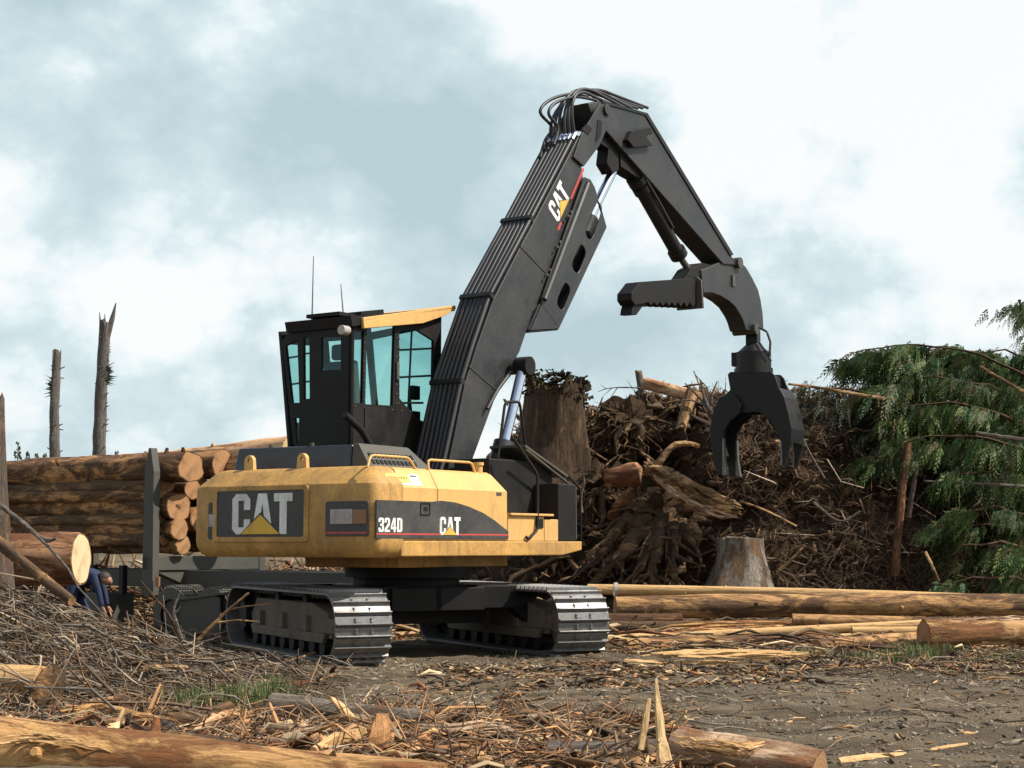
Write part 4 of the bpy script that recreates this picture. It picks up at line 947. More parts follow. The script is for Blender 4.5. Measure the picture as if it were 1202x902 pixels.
# --- snags far behind the load
def snag(label, px, pyb, pyt, D, wpx, spikes, seed):
    base = W(px, pyb, D); top = W(px+(2 if seed == 1 else 5), pyt, D); base.z = gz0(base.x, D)-.1
    k = (W(px, pyb, D).z-base.z)
    rg = random.Random(seed); tr_ = thing('dead_tree', label, 'dead tree', base, 'broken snags behind the load'); mb = MB(); rings = []; m = 26; r0 = wpx*D/FPX/2
    for i in range(m+1):
        t = i/m; c = base.lerp(top, t)+V((.05*math.sin(t*5+seed), 0, 0)); r = r0*(1.12-.3*t); ring = []
        for q in range(14):
            a = 2*math.pi*q/14; rr = r*(1+.22*noise.noise(V((math.cos(a)*2+seed*9, math.sin(a)*2, c.z*1.4))))
            ring.append((c.x+rr*math.cos(a), c.y+rr*math.sin(a), c.z+(rg.uniform(0, .5) if i == m else 0)))
        rings.append(ring)
    mb.loft(rings)
    for (dx0, dx1, h, w) in spikes:
        p = top+V((dx0, 0, -.3)); mb.tube([p, p.lerp(top+V((dx1, 0, h)), .55)+V((.02, 0, 0)), top+V((dx1, 0, h))], [w, w*.7, w*.15], 7)
    mb.build('trunk', M['snag_up'], tr_, smooth=50)
    st = MB()
    for k in range(26):
        t = rg.uniform(.3, .98); c = base.lerp(top, t); a = rg.uniform(0, 6.28); d = V((math.cos(a), math.sin(a), rg.uniform(-.2, .6))); st.tube([c+d*r0*.6, c+d*(r0*1.0+rg.uniform(.02, .12))], [.03, .015], 5)
    st.build('branch_stub', M['snag'], tr_)
    tf = MB(); t = .86 if seed == 1 else .79
    for k in range(90):
        c = base.lerp(top, rg.uniform(t-.04, t+.03) if k < 60 else rg.uniform(.72, .92)); sx = (-1 if seed == 1 else 1); d = V((sx*rg.uniform(.1, 1), rg.uniform(-.6, .6), rg.uniform(-.4, .5))).normalized()
        a = c+d*r0*.8; b = a+d*rg.uniform(.08, .38 if k < 60 else .12); w = V((0, 0, .03)); tf.add([a-w, a+w, b], [(0, 1, 2)], (.05, .06, .03))
    tf.build('moss_tuft', M['needles'], tr_, cols=True, fix=False)
snag('shorter dead trunk with a blunt broken top and moss tuft', 65, 538, 424, 60, 12.5, [(.05, .06, .35, .08), (-.06, -.1, .12, .06)], 1)
snag('tallest dead trunk with a splintered two-pronged top', 117, 538, 386, 62, 15.5, [(.12, .42, .95, .13), (-.12, -.18, .62, .06), (.0, .02, .55, .06)], 2)
# little saplings on the skyline
for k, (px, pyt, lb) in enumerate(((21, 520, 'slim sapling nearest the broken trunk at the edge'), (33, 531, 'tiny sapling between slim sapling and leafy one'), (43, 533, 'leafy seedling with spreading top just before the shorter snag'), (53, 533, 'bushy seedling at the foot of the shorter snag'), (137, 531, 'lone seedling tip beyond the tallest snag'))):
    D = 52; top = W(px, pyt, D); b = V((top.x, D, gz0(top.x, D))); mb = MB(); mb.tube([b, b.lerp(top, .5)+V((.03, 0, 0)), top], [.05, .03, .008], 6)
    t_ = thing('sapling', lb, 'sapling', b, 'saplings on the skyline'); mb.build('trunk', M['snag'], t_)
    f = MB(); rg = random.Random(k+5)
    for q in range(70):
        z = top.z-rg.random()**1.3*1.6; wd = (.06+.22*(top.z-z)); a = rg.uniform(0, 6.28); c = V((top.x, D, z)); d = V((math.cos(a), math.sin(a), rg.uniform(-.1, .4)))*wd*rg.uniform(.5, 1); f.add([c, c+d+V((0, 0, .05)), c+d*1.1-V((0, 0, .05))], [(0, 1, 2)], (.06, .075, .04))
    f.build('crown', M['needles'], t_, cols=True, fix=False)
# --- big pieces on the left
p = W(95, 657, 20); log('log', 'thick reddish log with fresh pale sawn end above the slash pile', 'log', p, p+V((-.985, .16, -.02))*3.2, .30, .34, 'bark_red', 'end_fresh', None, .01, .06, 2, 41, (1, 0), 30)
# standing broken trunk at the picture edge
b0 = W(-8, 640, 19); b0.z = gz(b0.x, 19)-.1; tp_ = W(-7, 468, 19); mb = MB(); rings = []; rg = random.Random(3)
for i in range(30):
    t = i/29; c = b0.lerp(tp_, t); r = .115+.20*(1-t)**1.5; ring = []
    for k in range(28):
        a = 2*math.pi*k/28; rr = r*(1+.16*noise.noise(V((math.cos(a)*3, math.sin(a)*3, t*2)))+.06*math.sin(a*7+t*3)*(1-t*.5)); ring.append((c.x+rr*math.cos(a), c.y+rr*math.sin(a), c.z+(rg.uniform(-.12, .1) if i == 29 else 0)))
    rings.append(ring)
mb.loft(rings); o = mb.build('broken_trunk', M['grey_up'], smooth=50); tag(o, 'upright broken tree trunk with fluted grey base rising from slash', 'tree trunk')
o.rotation_euler = (0, 0, 0)
A = lambda *L: [W(*q) for q in L]
def AG(lift, *L):
    out = []
    for px, py, _ in L:      # where the sight line meets the ground
        d = ray(px, py); D = 9.0
        while D < 40:
            p = W(px, py, D)
            if p.z <= gz(p.x, p.y)+lift: break
            D += .05
        out.append(W(px, py, D))
    return out
log('log', 'dark leaning pole propped against the slash below the sawn log', 'log', W(-20, 622, 18.2), W(84, 706, 17.0), .065, .05, 'bark_brown', 'end_tan', None, .02, .1, 5, 42, (0, 1))
stick('branch', 'long arched grey branch crossing in front of the sawn log', 'branch', A((-5, 590, 17.6), (25, 612, 17.5), (52, 634, 17.3), (66, 632, 17.2)), (.028, .015), 'grey_wood', None, 8, .3, 1, [(A((30, 617, 17.4), (60, 645, 17.2), (80, 668, 17), (92, 690, 16.8), (122, 722, 16.6)), .018)])
stick('branch', 'bleached forked branch standing up from slash before the wheels', 'branch', A((214, 752, 17), (206, 728, 17), (204, 715, 17), (210, 698, 17)), (.022, .012), 'grey_wood', None, 7, .3, 2, [(A((206, 720, 17), (212, 712, 17)), .012)])
stick('branch', 'thin crooked branch beside the bleached fork', 'branch', A((212, 750, 17.3), (198, 722, 17.3), (182, 702, 17.3), (165, 682, 17.3)), (.018, .008), 'rootwood', None, 7, .3, 3)
stick('branch', 'tan forked stick slanting across the near track', 'branch', A((232, 752, 17.2), (262, 722, 17.2), (292, 696, 17.2)), (.02, .012), 'torn', None, 7, .3, 4, [(A((268, 716, 17.2), (290, 712, 17.2), (318, 709, 17.2)), .01), (A((255, 731, 17.2), (280, 728, 17.2), (305, 730, 17.3)), .011)])
stick('branch', 'straight pale stick poking out before the near track', 'branch', AG(0.12, (262, 788, 16.8), (330, 778, 16.8), (370, 766, 16.8)), (.016, .01), 'torn', None, 7, .2, 5)
stick('branch', 'pale straight stick sloping down the middle of the slash heap', 'branch', AG(0.16, (142, 724, 16.3), (165, 741, 16.1), (190, 762, 15.8), (196, 780, 15.6)), (.024, .014), 'peeled_half', None, 7, .2, 6)
stick('branch', 'knotty horizontal branch low in the slash heap', 'branch', AG(0.14, (165, 786, 14.4), (195, 783, 14.3), (220, 784, 14.2)), (.03, .02), 'torn', None, 7, .35, 7)
# --- foreground
log('log', 'large peeled golden log along the bottom edge', 'log', W(-70, 884, 11.9), W(520, 930, 10.6), .30, .18, 'golden', 'end_fresh', None, .012, .07, 5, 51, (0, 0), 28)
o = log('log', 'pale log with torn bark butting in from the edge above the golden log', 'log', W(-60, 803, 14.7), W(52, 802, 14.4), .17, .15, 'peeled', 'end_tan', None, .01, .08, 1, 52, (0, 1))
log('log', 'weathered grey log lying half buried behind the orange bark chunk', 'log', W(322, 832, 13.9), W(505, 846, 13.2), .12, .085, 'stump', 'end_brown', None, .015, .1, 3, 53, (0, 1))
log('log', 'orange shredded log with sawn end at the bottom edge', 'log', W(795, 888, 11.5), W(962, 912, 11.0), .19, .165, 'shred', 'end_brown', None, .01, .14, 2, 54, (1, 1), 26)
log('log', 'grey barked log nose-on to the shredded orange log', 'log', W(640, 893, 11.6), W(780, 893, 11.5), .13, .14, 'grey_wood', 'end_brown', None, .01, .1, 2, 55, (0, 0), 22)
def shard(label, pts, r, mat, seed, flat=.45, name='wood_splinter', cat='splinter', n=7, loc=None):
    mb = MB(); P = [V(p) for p in pts]; m = len(P); Q = []
    for i in range(m-1):
        for j in range(4): Q.append(P[i].lerp(P[i+1], j/4))
    Q.append(P[-1]); k = len(Q); rr = r if isinstance(r, list) else [r*(1-.55*i/(k-1)) for i in range(k)]
    if len(rr) != k: rr = list(np.interp(np.linspace(0, 1, k), np.linspace(0, 1, len(rr)), rr))
    mb.tube(Q, rr, n, flat, .45, seed); return tag(mb.build(name, M[mat], None, loc=P[0]), label, cat)
shard('tall pointed pale splinter standing against the shredded log', A((785, 912, 10.9), (776, 866, 10.95), (770, 797, 11)), [.072, .062, .035, .012], 'shard_up', 1)
shard('shorter pale splinter leaning beside the tall one', A((752, 880, 11.2), (757, 850, 11.2), (762, 820, 11.2)), [.03, .035, .03, .016], 'shard_up', 2)
shard('long pale sliver lying on soil past the shredded log', AG(0.02, (985, 893, 11.6), (1020, 889, 11.7), (1060, 885, 11.8)), [.025, .03, .012], 'peeled', 3)
shard('pale chip lying alone on the dark soil', AG(0.015, (1092, 880, 12.1), (1115, 877, 12.1), (1136, 873, 12.2)), [.012, .022, .01], 'peeled', 4)
shard('small curled pale chip highest on the bare soil', AG(0.015, (1124, 857, 12.6), (1132, 861, 12.6), (1147, 861, 12.6)), [.012, .016, .008], 'peeled', 5)
shard('upright orange chunk of bark in the middle foreground', A((446, 886, 11.55), (447, 862, 11.5), (449, 838, 11.5)), [.085, .12, .11, .06], 'chunk_up', 6, .35, 'bark_chunk', 'bark')
shard('dark upright bark flap against the end of the pale torn log', A((40, 828, 13.9), (58, 806, 13.95), (70, 783, 14.0)), [.10, .16, .15, .07], 'bark_brown', 7, .3, 'bark_chunk', 'bark')
shard('bright salmon bark slab lying flat in the slash', AG(0.1, (223, 862, 12.2), (250, 847, 12.5), (277, 838, 12.8)), [.05, .10, .06], 'bark_orange', 8, .35, 'bark_chunk', 'bark')
shard('creamy split block of wood beside the orange chunk', AG(0.09, (365, 884, 11.7), (398, 872, 11.8), (432, 864, 11.9)), [.05, .12, .11, .06], 'peeled', 9, .5, 'wood_block', 'wood')
shard('arched strip of brown bark over the golden log', AG(0.12, (82, 838, 12.6), (105, 826, 12.7), (135, 822, 12.7), (170, 832, 12.7), (200, 842, 12.6), (240, 846, 12.5)), [.05, .06, .05, .05, .04, .03], 'bark_orange', 10, .25, 'bark_strip', 'bark')
shard('dark bark slab lying along the top of golden log', AG(0.14, (150, 856, 11.9), (230, 870, 11.7), (312, 878, 11.5)), [.05, .06, .03], 'bark_brown', 11, .35, 'bark_strip', 'bark')
shard('leaning dark bark piece between the arch and golden log', AG(0.1, (178, 834, 12.5), (190, 848, 12.4), (214, 868, 12.2)), [.03, .06, .025], 'grey_wood', 12, .35, 'bark_strip', 'bark')
shard('reddish bark slab on the soil by the near track', AG(0.04, (372, 800, 15.5), (386, 796, 15.6), (398, 792, 15.7)), [.03, .06, .04], 'bark_orange', 13, .3, 'bark_chunk', 'bark')
shard('rust-red bark slab lying on bare ground in mid picture', AG(0.03, (580, 820, 13.9), (600, 817, 14), (616, 814, 14)), [.03, .05, .03], 'bark_red', 14, .3, 'bark_chunk', 'bark')
shard('yellowish splintered butt curving at the edge of the soil', AG(0.05, (580, 860, 11.9), (606, 868, 11.7), (622, 886, 11.5), (628, 905, 11.4)), [.04, .06, .05, .03], 'peeled', 15, .5, 'bark_strip', 'bark')
# --- logs decked on the ground to the right of the loader
GD = 'logs decked on the ground beside the loader'
def dlog(lb, a, b, rpx, mat, end, seed, ends=(1, 0), k=3, rr=.06):
    p, q = W(*a), W(*b); return log('log', lb, 'log', p, q, rpx*a[2]/FPX, rpx*a[2]/FPX*.9, mat, end, GD, .012, rr, k, seed, ends)
dlog('long slender pale pole at the back of the ground deck', (690, 692, 30.6), (1290, 709, 29.0), 6, 'peeled', 'end_tan', 61)
dlog('thick dark log behind the whole ground deck', (722, 714, 28.6), (1330, 712, 29.4), 14, 'peeled_half', 'end_tan', 62)
dlog('pale slanting pole rising towards the thick butt log', (690, 752, 25.6), (1092, 732, 26.2), 5.5, 'peeled', 'end_tan', 63)
dlog('short log with round orange end near the grass tuft', (958, 763, 23.9), (1095, 751, 24.9), 12, 'peeled_half', 'end_tan', 64)
dlog('thick butt log with cracked end nearest the road', (1084, 748, 23.3), (1330, 742, 23.9), 20, 'butt', 'end_tan', 65)
dlog('thin pale pole lying closest to the track shoes', (792, 768, 23.6), (1000, 762, 24.2), 6, 'peeled', 'end_tan', 66)
dlog('peeled log between slanting pole and front pole', (735, 758, 24.6), (975, 752, 25.2), 8, 'peeled_half', 'end_tan', 67)
dlog('brown log lying just in front of the thick dark one', (715, 736, 27.4), (960, 733, 27.6), 7, 'bark_brown', 'end_tan', 68)
dlog('long brown pole continuing past the thick butt log', (930, 728, 27), (1330, 731, 26.6), 7, 'peeled_half', 'end_tan', 69)
dlog('rough log at the track end low beside the shoes', (700, 772, 24.0), (840, 768, 24.6), 9, 'bark_orange', 'end_tan', 70)
dlog('orange log glimpsed between the two tracks', (440, 752, 27.2), (620, 748, 26.8), 10, 'bark_orange', 'end_tan', 71)
dlog('dark log under the orange one seen between the tracks', (440, 768, 26.4), (640, 764, 26.0), 9, 'peeled_half', 'end_tan', 72)
dlog('thin bark-stripped pole just behind the short orange-ended log', (880, 752, 25.4), (1085, 744, 25.8), 5, 'peeled', 'end_tan', 74)
dlog('grey-brown log in the middle of the deck under the slanting pole', (740, 746, 26.6), (1000, 741, 26.8), 6, 'bark_brown', 'end_tan', 75)
dlog('split pale log lying low at the front of the deck', (842, 774, 23.2), (950, 771, 23.6), 5, 'peeled_half', 'end_tan', 76)
dlog('dark end-on log behind the track shoes', (700, 728, 27.9), (800, 727, 28.1), 8, 'bark_load', 'end_tan', 77)
dlog('golden stripped pole just above the brown middle log', (800, 741, 27), (1085, 737, 27.2), 4.5, 'golden', 'end_tan', 78)
dlog('pair-side pale pole low beside the split log', (725, 764, 24.2), (870, 762, 24.5), 5, 'golden', 'end_tan', 79)
dlog('thin yellow pole on the far side of the thick butt log', (1000, 741, 25.2), (1330, 735, 25.4), 5, 'peeled', 'end_tan', 80)
dlog('pale pole highest in the gap between the tracks', (430, 732, 28.2), (690, 727, 28), 8, 'bark_orange', 'end_tan', 73)
wr = MB(); p = W(723, 693, 30.2); rings = [[(p.x+dx, p.y+rr*math.cos(a), p.z+rr*math.sin(a)) for a in [2*math.pi*k/20 for k in range(20)]] for dx, rr in ((-.035, .135), (.035, .135), (.035, .11), (-.035, .11))]
wr.loft(rings+[rings[0]], False); tag(wr.build('pale_hoop', M['lamp'], smooth=40), 'white band wrapped round the slender pale pole', 'hoop')
# ------------------------------------------------------------------ slash pile with root wads
CREST = [(-4.2, 1.5), (-2.0, 2.1), (-.6, 3.0), (.3, 4.15), (1.0, 4.45), (1.6, 4.25), (2.2, 4.35), (2.6, 4.7), (3.9, 4.75), (4.8, 4.55), (6.1, 4.4), (7.2, 4.2), (9, 4.4), (12, 4.8), (16, 5.0)]
def pile_pt(x, s):
    H = lerp_tab(x, CREST)
    toe = 32.4+.5*math.sin(x*.9)+(1.0 if x < -1 else 0)
    y = toe+s*8.0
    if s < .55: f = math.sin(ss(s/.5)*math.pi/2 if s < .5 else math.pi/2)
    else: f = 1-.75*ss((s-.55)/.45)
    z = gz0(x, y)-.15+(H-.6)*f
    p = V((x, y, z)); a = min(1, f*2.2)
    n = noise.turbulence_vector(p*.6, 3, False)*.60*a+noise.turbulence_vector(p*1.8+V((9, 3, 1)), 3, False)*.34*a
    m = noise.noise(V((x*.9, s*6, 5.5)))*.35*a
    return p+V((n.x*.5, n.y-.2*a+m, n.z*.5))
xs = np.arange(-4.5, 15, .10); sv = np.linspace(0, 1, 76)
vs = np.zeros((len(sv), len(xs), 3))
for j, s in enumerate(sv):
    for i, x in enumerate(xs): vs[j, i] = pile_pt(x, s)
PV = vs.copy(); idx = np.arange(len(xs)*len(sv)).reshape(len(sv), len(xs))
q = np.stack([idx[:-1, :-1], idx[:-1, 1:], idx[1:, 1:], idx[1:, :-1]], -1).reshape(-1, 4)
o = fast_mesh('root_pile_soil', vs.reshape(-1, 3), q, None, M['pile'], (2, 34, 0), smooth=True); tag(o, 'high heap of dark soil and roots behind the loader', 'slash heap', None, 'stuff')
nrg = np.random.default_rng(5)
def pal(n, cols, var=.25):
    c = np.array(cols)[nrg.integers(0, len(cols), n)]; return np.clip(c*(1+var*nrg.normal(size=(n, 1))), .004, .8)
BRN = [(.055, .035, .02), (.09, .055, .032), (.14, .09, .05), (.06, .045, .03), (.11, .065, .03)]
TWG = [(.18, .125, .08), (.11, .072, .043), (.25, .185, .125), (.075, .05, .032), (.21, .125, .068), (.34, .265, .18)]
WOOD = [(.45, .29, .14), (.33, .18, .08), (.22, .12, .06), (.52, .38, .22), (.15, .085, .045), (.30, .13, .055), (.10, .065, .04)]
GRY = [(.15, .125, .10), (.20, .17, .135), (.09, .075, .06), (.26, .22, .17)]
def pile_scatter(n, x0, x1, s0, s1, lmin, lmax, r, cols, out=.15, vert=0.0):
    xi = nrg.uniform(x0, x1, n); si = nrg.uniform(s0, s1, n)
    i = np.clip(((xi+4.5)/.10).astype(int), 0, PV.shape[1]-1); j = np.clip((si*75).astype(int), 0, 75)
    P = PV[j, i]+nrg.normal(size=(n, 3))*np.array([.05, .08, .06]); P[:, 1] -= out*nrg.random(n)
    d = nrg.normal(size=(n, 3))*np.array([1, .55, .75]); d[:, 2] += vert; d /= np.linalg.norm(d, axis=1, keepdims=True)
    L_ = nrg.uniform(lmin, lmax, n)*nrg.uniform(.4, 1, n); rr = r*nrg.uniform(.4, 1.3, n)
    return sticks_np(P-d*L_[:, None]*.5, P+d*L_[:, None]*.5, rr, rr, pal(n, cols), .14, nrg)
S = Stuff()
DBR = [(.05, .031, .018), (.085, .052, .03), (.12, .073, .041), (.06, .042, .028), (.10, .058, .028)]
S.add(pile_scatter(11000, -4.3, 14, .02, .62, .06, .32, .006, DBR))
S.add(pile_scatter(1800, -4.3, 8, .02, .55, .1, .35, .06, DBR+[(.10, .06, .03)], .12))
S.add(pile_scatter(1500, -4.3, 14, .02, .62, .15, .7, .014, DBR+BRN, .2))
S.add(pile_scatter(220, -.5, 6.5, .04, .52, .35, 1.1, .055, [(.13, .08, .045), (.08, .05, .03), (.22, .135, .07)], .25))
S.add(pile_scatter(260, -3, 14, .02, .6, .4, 1.4, .016, BRN+TWG, .4))
S.add(pile_scatter(7000, 4.0, 9.8, .02, .52, .15, .8, .0055, [(.12, .07, .042), (.08, .046, .027), (.17, .11, .07), (.05, .032, .02)], .7))
S.add(pile_scatter(160, 4.3, 9.6, .02, .5, .5, 1.6, .013, [(.18, .115, .07), (.12, .075, .045), (.28, .21, .15)], .8))
S.add(pile_scatter(420, -1, 6, .42, .58, .2, .7, .007, TWG, .1, .3))
S.add(pile_scatter(320, .5, 7, .03, .5, .15, .6, .035, [(.10, .06, .03), (.26, .15, .07), (.06, .036, .02)], .3))
S.add(pile_scatter(420, .2, 1.9, .28, .56, .25, .8, .008, [(.16, .12, .07), (.11, .08, .045), (.20, .15, .09)], .35, -.9))
S.build('root_pile_twigs', M['chips'], 'tangle of roots and twigs covering the high dark heap', 'twigs', (2, 33, 1))
# stumps and big pieces in the heap
def stump(name, label, px, pyt, pyb, D, wt, wb, mat, seed, hollow=.0, jag=.1, flute=.12, lean=(0, 0), moss=None):
    t = W(px+lean[0], pyt, D); b = W(px, pyb, D); rt_, rb_ = wt*D/FPX/2, wb*D/FPX/2; th = thing(name, label, 'stump', b); rg = random.Random(seed); mb = MB(); rings = []; m = 22; n = 40
    for i in range(m+1):
        k = i/m; c = b.lerp(t, k); r = rt_+(rb_-rt_)*(1-k)**1.8; ring = []
        for q in range(n):
            a = 2*math.pi*q/n; nn = noise.noise(V((math.cos(a)*2.2+seed*7, math.sin(a)*2.2, k*1.2))); n2 = noise.noise(V((math.cos(a)*6+seed, math.sin(a)*6, k*1.6)))
            rr = r*(1+flute*(1.6-k)*nn+.05*n2); jz = jag*(noise.noise(V((math.cos(a)*2, math.sin(a)*2, seed*3)))+.6*rg.uniform(-1, 1)) if i == m else 0
            ring.append((c.x+rr*math.cos(a), c.y+rr*math.sin(a), c.z+jz))
        rings.append(ring)
    if hollow:
        for f, dz in ((.72, -.02), (.6, -.25), (.45, -.6)): rings.append([(t.x+(p[0]-t.x)*f, t.y+(p[1]-t.y)*f, (p[2] if f > .7 else t.z)+dz) for p in rings[m]])
    mb.loft(rings); mb.build('trunk', M[mat], th, smooth=55)
    if moss:
        c = MB(); 
        for q in range(520):
            a = rg.uniform(0, 6.28); rr = rt_*rg.uniform(.65, 1.12); p = V((t.x+rr*math.cos(a), t.y+rr*math.sin(a), t.z+rg.uniform(-.28, .22)+.12*math.cos(a*1.0+2.4))); s_ = rg.uniform(.04, .13)
            vs_ = [p+V((rg.uniform(-s_, s_), rg.uniform(-s_, s_), rg.uniform(-s_, s_)*.8)) for _ in range(4)]; c.add(vs_, [(0, 1, 2), (0, 2, 3), (0, 3, 1), (1, 3, 2)])
        c.build('moss', M['moss'], th)
    return th
stump('tree_stump', 'tall hollow mossy-topped stump on the heap right behind the boom cylinder', 650, 456, 585, 33.6, 70, 92, 'root_up', 4, .7, .26, .24, (3, 0), True)
stump('tree_stump', 'pale grey sawn stump standing at the foot of the root heap', 869, 632, 696, 32.2, 54, 86, 'stump_up', 8, 0, .05, .16)
def rootwad(label, c, ends, r0, seed, core=.45, nfine=60, nspl=26):
    """earth-caked root crown, kinked tapering roots and torn fibres"""
    c = V(c); th = thing('root_wad', label, 'root wad', c); rg = random.Random(seed); mb = MB(); rings = []
    for i in range(13):
        a1 = -math.pi/2+math.pi*i/12; ring = []
        for k in range(26):
            a = 2*math.pi*k/26; p = V((math.cos(a1)*math.cos(a), math.cos(a1)*math.sin(a)*.7, math.sin(a1)))
            ring.append(c+p*core*(1+.75*noise.noise(p*2.1+V((seed, 0, 0)))+.4*noise.noise(p*5+V((0, seed, 0)))))
        rings.append(ring)
    mb.loft(rings); mb.build('root_ball', M['pile'], th, smooth=30)
    for k, e in enumerate(ends):
        e = V(e); P = []; ph = rg.uniform(0, 6); off = V((rg.uniform(-.3, .3), rg.uniform(-.1, .1), rg.uniform(-.1, .3)))*core
        for i in range(13):
            t = i/12; P.append((c+off).lerp(e, t)+V((.10*math.sin(t*7+ph)*t, -.25*math.sin(math.pi*t)+.05*math.sin(t*11+ph), .22*math.sin(math.pi*t)*rg.uniform(.6, 1.2)+.05*math.sin(t*9+ph*2))))
        rr = r0*rg.uniform(.45, 1.1); rt_ = MB(); rt_.tube(P, [rr*(1-.8*(i/12))*rg.uniform(.8, 1.2) for i in range(13)], 9, .62, .7, seed*10+k)
        for q in range(7):
            p = P[rg.randint(4, 12)]; d1 = V((rg.uniform(-.5, .5), rg.uniform(-.4, .1), rg.uniform(-.5, .15))); rt_.tube([p, p+d1*.5, p+d1+V((rg.uniform(-.2, .2), 0, rg.uniform(-.25, 0)))], [rr*.22, rr*.14, .006], 6, 1, .4, k+q)
        rt_.build('root', M['rootwood'], th, smooth=40)
    fb = MB()
    for k in range(nspl):
        e = V(rg.choice(ends)); t0 = rg.uniform(.1, .6); t1 = t0+rg.uniform(.15, .4); j = V((rg.gauss(0, .1), -.30*math.sin(math.pi*t0)-rg.uniform(.0, .12), rg.gauss(.14, .08)))
        L_ = [c.lerp(e, t0+(t1-t0)*i/4)+j+V((rg.gauss(0, .015), 0, rg.gauss(0, .015))) for i in range(5)]; w = rg.uniform(.012, .035); fb.tube(L_, [w*.4, w, w, w*.7, w*.2], 5, .5, .5, k)
    fb.build('torn_fibres', M['torn'], th)
    fr = MB()
    for k in range(nfine):
        a, b = rg.uniform(0, 6.28), rg.uniform(-.6, 1.2); d1 = V((math.cos(a)*math.cos(b), -abs(math.sin(a))*math.cos(b), math.sin(b))); p = c+d1*core*.8; q = p+d1*rg.uniform(.15, .5)+V((rg.gauss(0, .1), 0, -.15)); fr.tube([p, p.lerp(q, .5)+V((0, 0, .05)), q], [.014, .009, .003], 4, 1, .3, k)
    fr.build('rootlets', M['rootwood'], th); return th
rootwad('big overturned root wad with legs of roots beside the sawn stump', W(778, 612, 32.9), A((688, 662, 32.1), (697, 688, 31.9), (735, 698, 31.6), (768, 696, 31.5), (796, 692, 31.7), (720, 618, 32.4), (815, 650, 32.1), (750, 680, 31.8)), .34, 3, .6)
rootwad('small dark root wad high on the heap below the splintered log', W(735, 505, 34.4), A((700, 520, 33.8), (760, 535, 33.7), (720, 545, 33.6), (778, 500, 34), (690, 498, 34)), .13, 5, .55, 120, 8)
rootwad('shadowed root wad beside the loader step', W(705, 578, 33.3), A((680, 612, 32.6), (738, 560, 32.6), (700, 622, 32.4), (672, 585, 32.8)), .16, 6, .5, 90, 10)
rootwad('earthy root wad low on the slope behind the grapple', W(905, 545, 34), A((880, 580, 33.2), (935, 575, 33.2), (900, 590, 33), (870, 540, 33.4), (940, 540, 33.4)), .10, 7, .5, 120, 14)
def splinters(name, label, cat, pts, rad, n, mat, seed, r=(.015, .05), jit=1):
    P = []; rg = random.Random(seed); mb = MB(); pts = [V(p) for p in pts]; m = len(pts)
    def at(t):
        f = max(0, min(m-1.001, t*(m-1))); i = int(f); return pts[i].lerp(pts[i+1], f-i)
    for k in range(n):
        a = rg.uniform(0, 6.28); q = rad*math.sqrt(rg.random()); t0 = rg.uniform(-.02, .6); t1 = min(1.02, t0+rg.uniform(.25, .6)); o = V((0, math.cos(a)*q, math.sin(a)*q*.8))
        L_ = [at(t0+(t1-t0)*j/5)+o*(.6+.5*math.sin(math.pi*(t0+(t1-t0)*j/5)))+V((rg.gauss(0, .012), rg.gauss(0, .02), rg.gauss(0, .02)))*jit for j in range(6)]
        rr = rg.uniform(*r); mb.tube(L_, [rr*s_ for s_ in (.35, .9, 1, .9, .6, .15)], 5, .6, .5, k)
    return tag(mb.build(name, M[mat], None, loc=pts[0]), label, cat)
splinters('torn_log', 'torn glinting half log hanging out over the pale stump', 'log', A((757, 546, 32.6), (785, 562, 32.2), (812, 580, 32.0), (842, 592, 32.0), (870, 598, 32.1)), .26, 90, 'torn', 21, (.03, .085))
splinters('torn_log', 'torn orange bark strip under the glinting half log', 'log', A((762, 554, 32.4), (790, 578, 32.0), (830, 600, 31.8), (866, 606, 31.9)), .10, 34, 'shred', 22, (.015, .045))
log('wood_block', 'short orange block of wood stuck in the dark heap', 'wood', W(714, 560, 32.5), W(745, 556, 32.3), .16, .19, 'bark_red', 'end_brown', None, .02, .3, 0, 23, (0, 0), 11, .14)
shard('rusty slab leaning under the orange block', A((716, 610, 32.4), (732, 590, 32.3), (744, 568, 32.4)), [.12, .17, .13, .06], 'bark_red', 24, .35, 'wood_block', 'wood', 9)
log('log', 'lit peeled log lying slanted across the top of the heap', 'log', W(757, 450, 35.2), W(822, 468, 34.6), .13, .12, 'bark_orange', 'end_brown', None, .01, .08, 2, 81)
log('log', 'splintered pale log standing on end just below the slanted top log', 'log', W(799, 503, 33.9), W(812, 462, 34.4), .11, .13, 'torn', 'end_tan', None, .01, .14, 1, 82, (1, 1), 16, .12)
log('log', 'short grey post sticking up from the crest of the heap', 'log', W(755, 470, 35.4), W(750, 439, 35.4), .09, .07, 'grey_wood', 'end_brown', None, .01, .1, 1, 83, (0, 0), 14, .1)
stick('branch', 'crooked light branch lying across the middle of the heap', 'branch', A((758, 556, 32.6), (772, 544, 32.4), (790, 524, 32.4), (808, 521, 32.4), (820, 524, 32.5)), (.08, .045), 'torn', None, 8, .35, 31)
stick('branch', 'thin pale stick slanting through the dark part of the heap', 'branch', A((688, 525, 32.2), (700, 533, 32.1), (713, 541, 32.1)), (.022, .014), 'peeled_half', None, 7, .2, 32)
stick('branch', 'bleached crooked twig standing before the loader step', 'branch', A((683, 602, 31), (682, 585, 31), (686, 565, 31), (683, 553, 31)), (.028, .014), 'grey_wood', None, 7, .3, 33)
stick('branch', 'bundle of grey broken branches fanning up by the grapple', 'branch', A((838, 490, 34), (828, 470, 34), (822, 446, 34)), (.05, .02), 'grey_wood', None, 7, .3, 34, [(A((836, 486, 34), (818, 464, 34), (804, 450, 34)), .03), (A((834, 482, 34), (836, 462, 34), (842, 448, 34)), .03), (A((832, 478, 34), (812, 470, 34), (800, 470, 34)), .025), (A((836, 484, 34), (830, 455, 34), (816, 440, 34)), .02)])
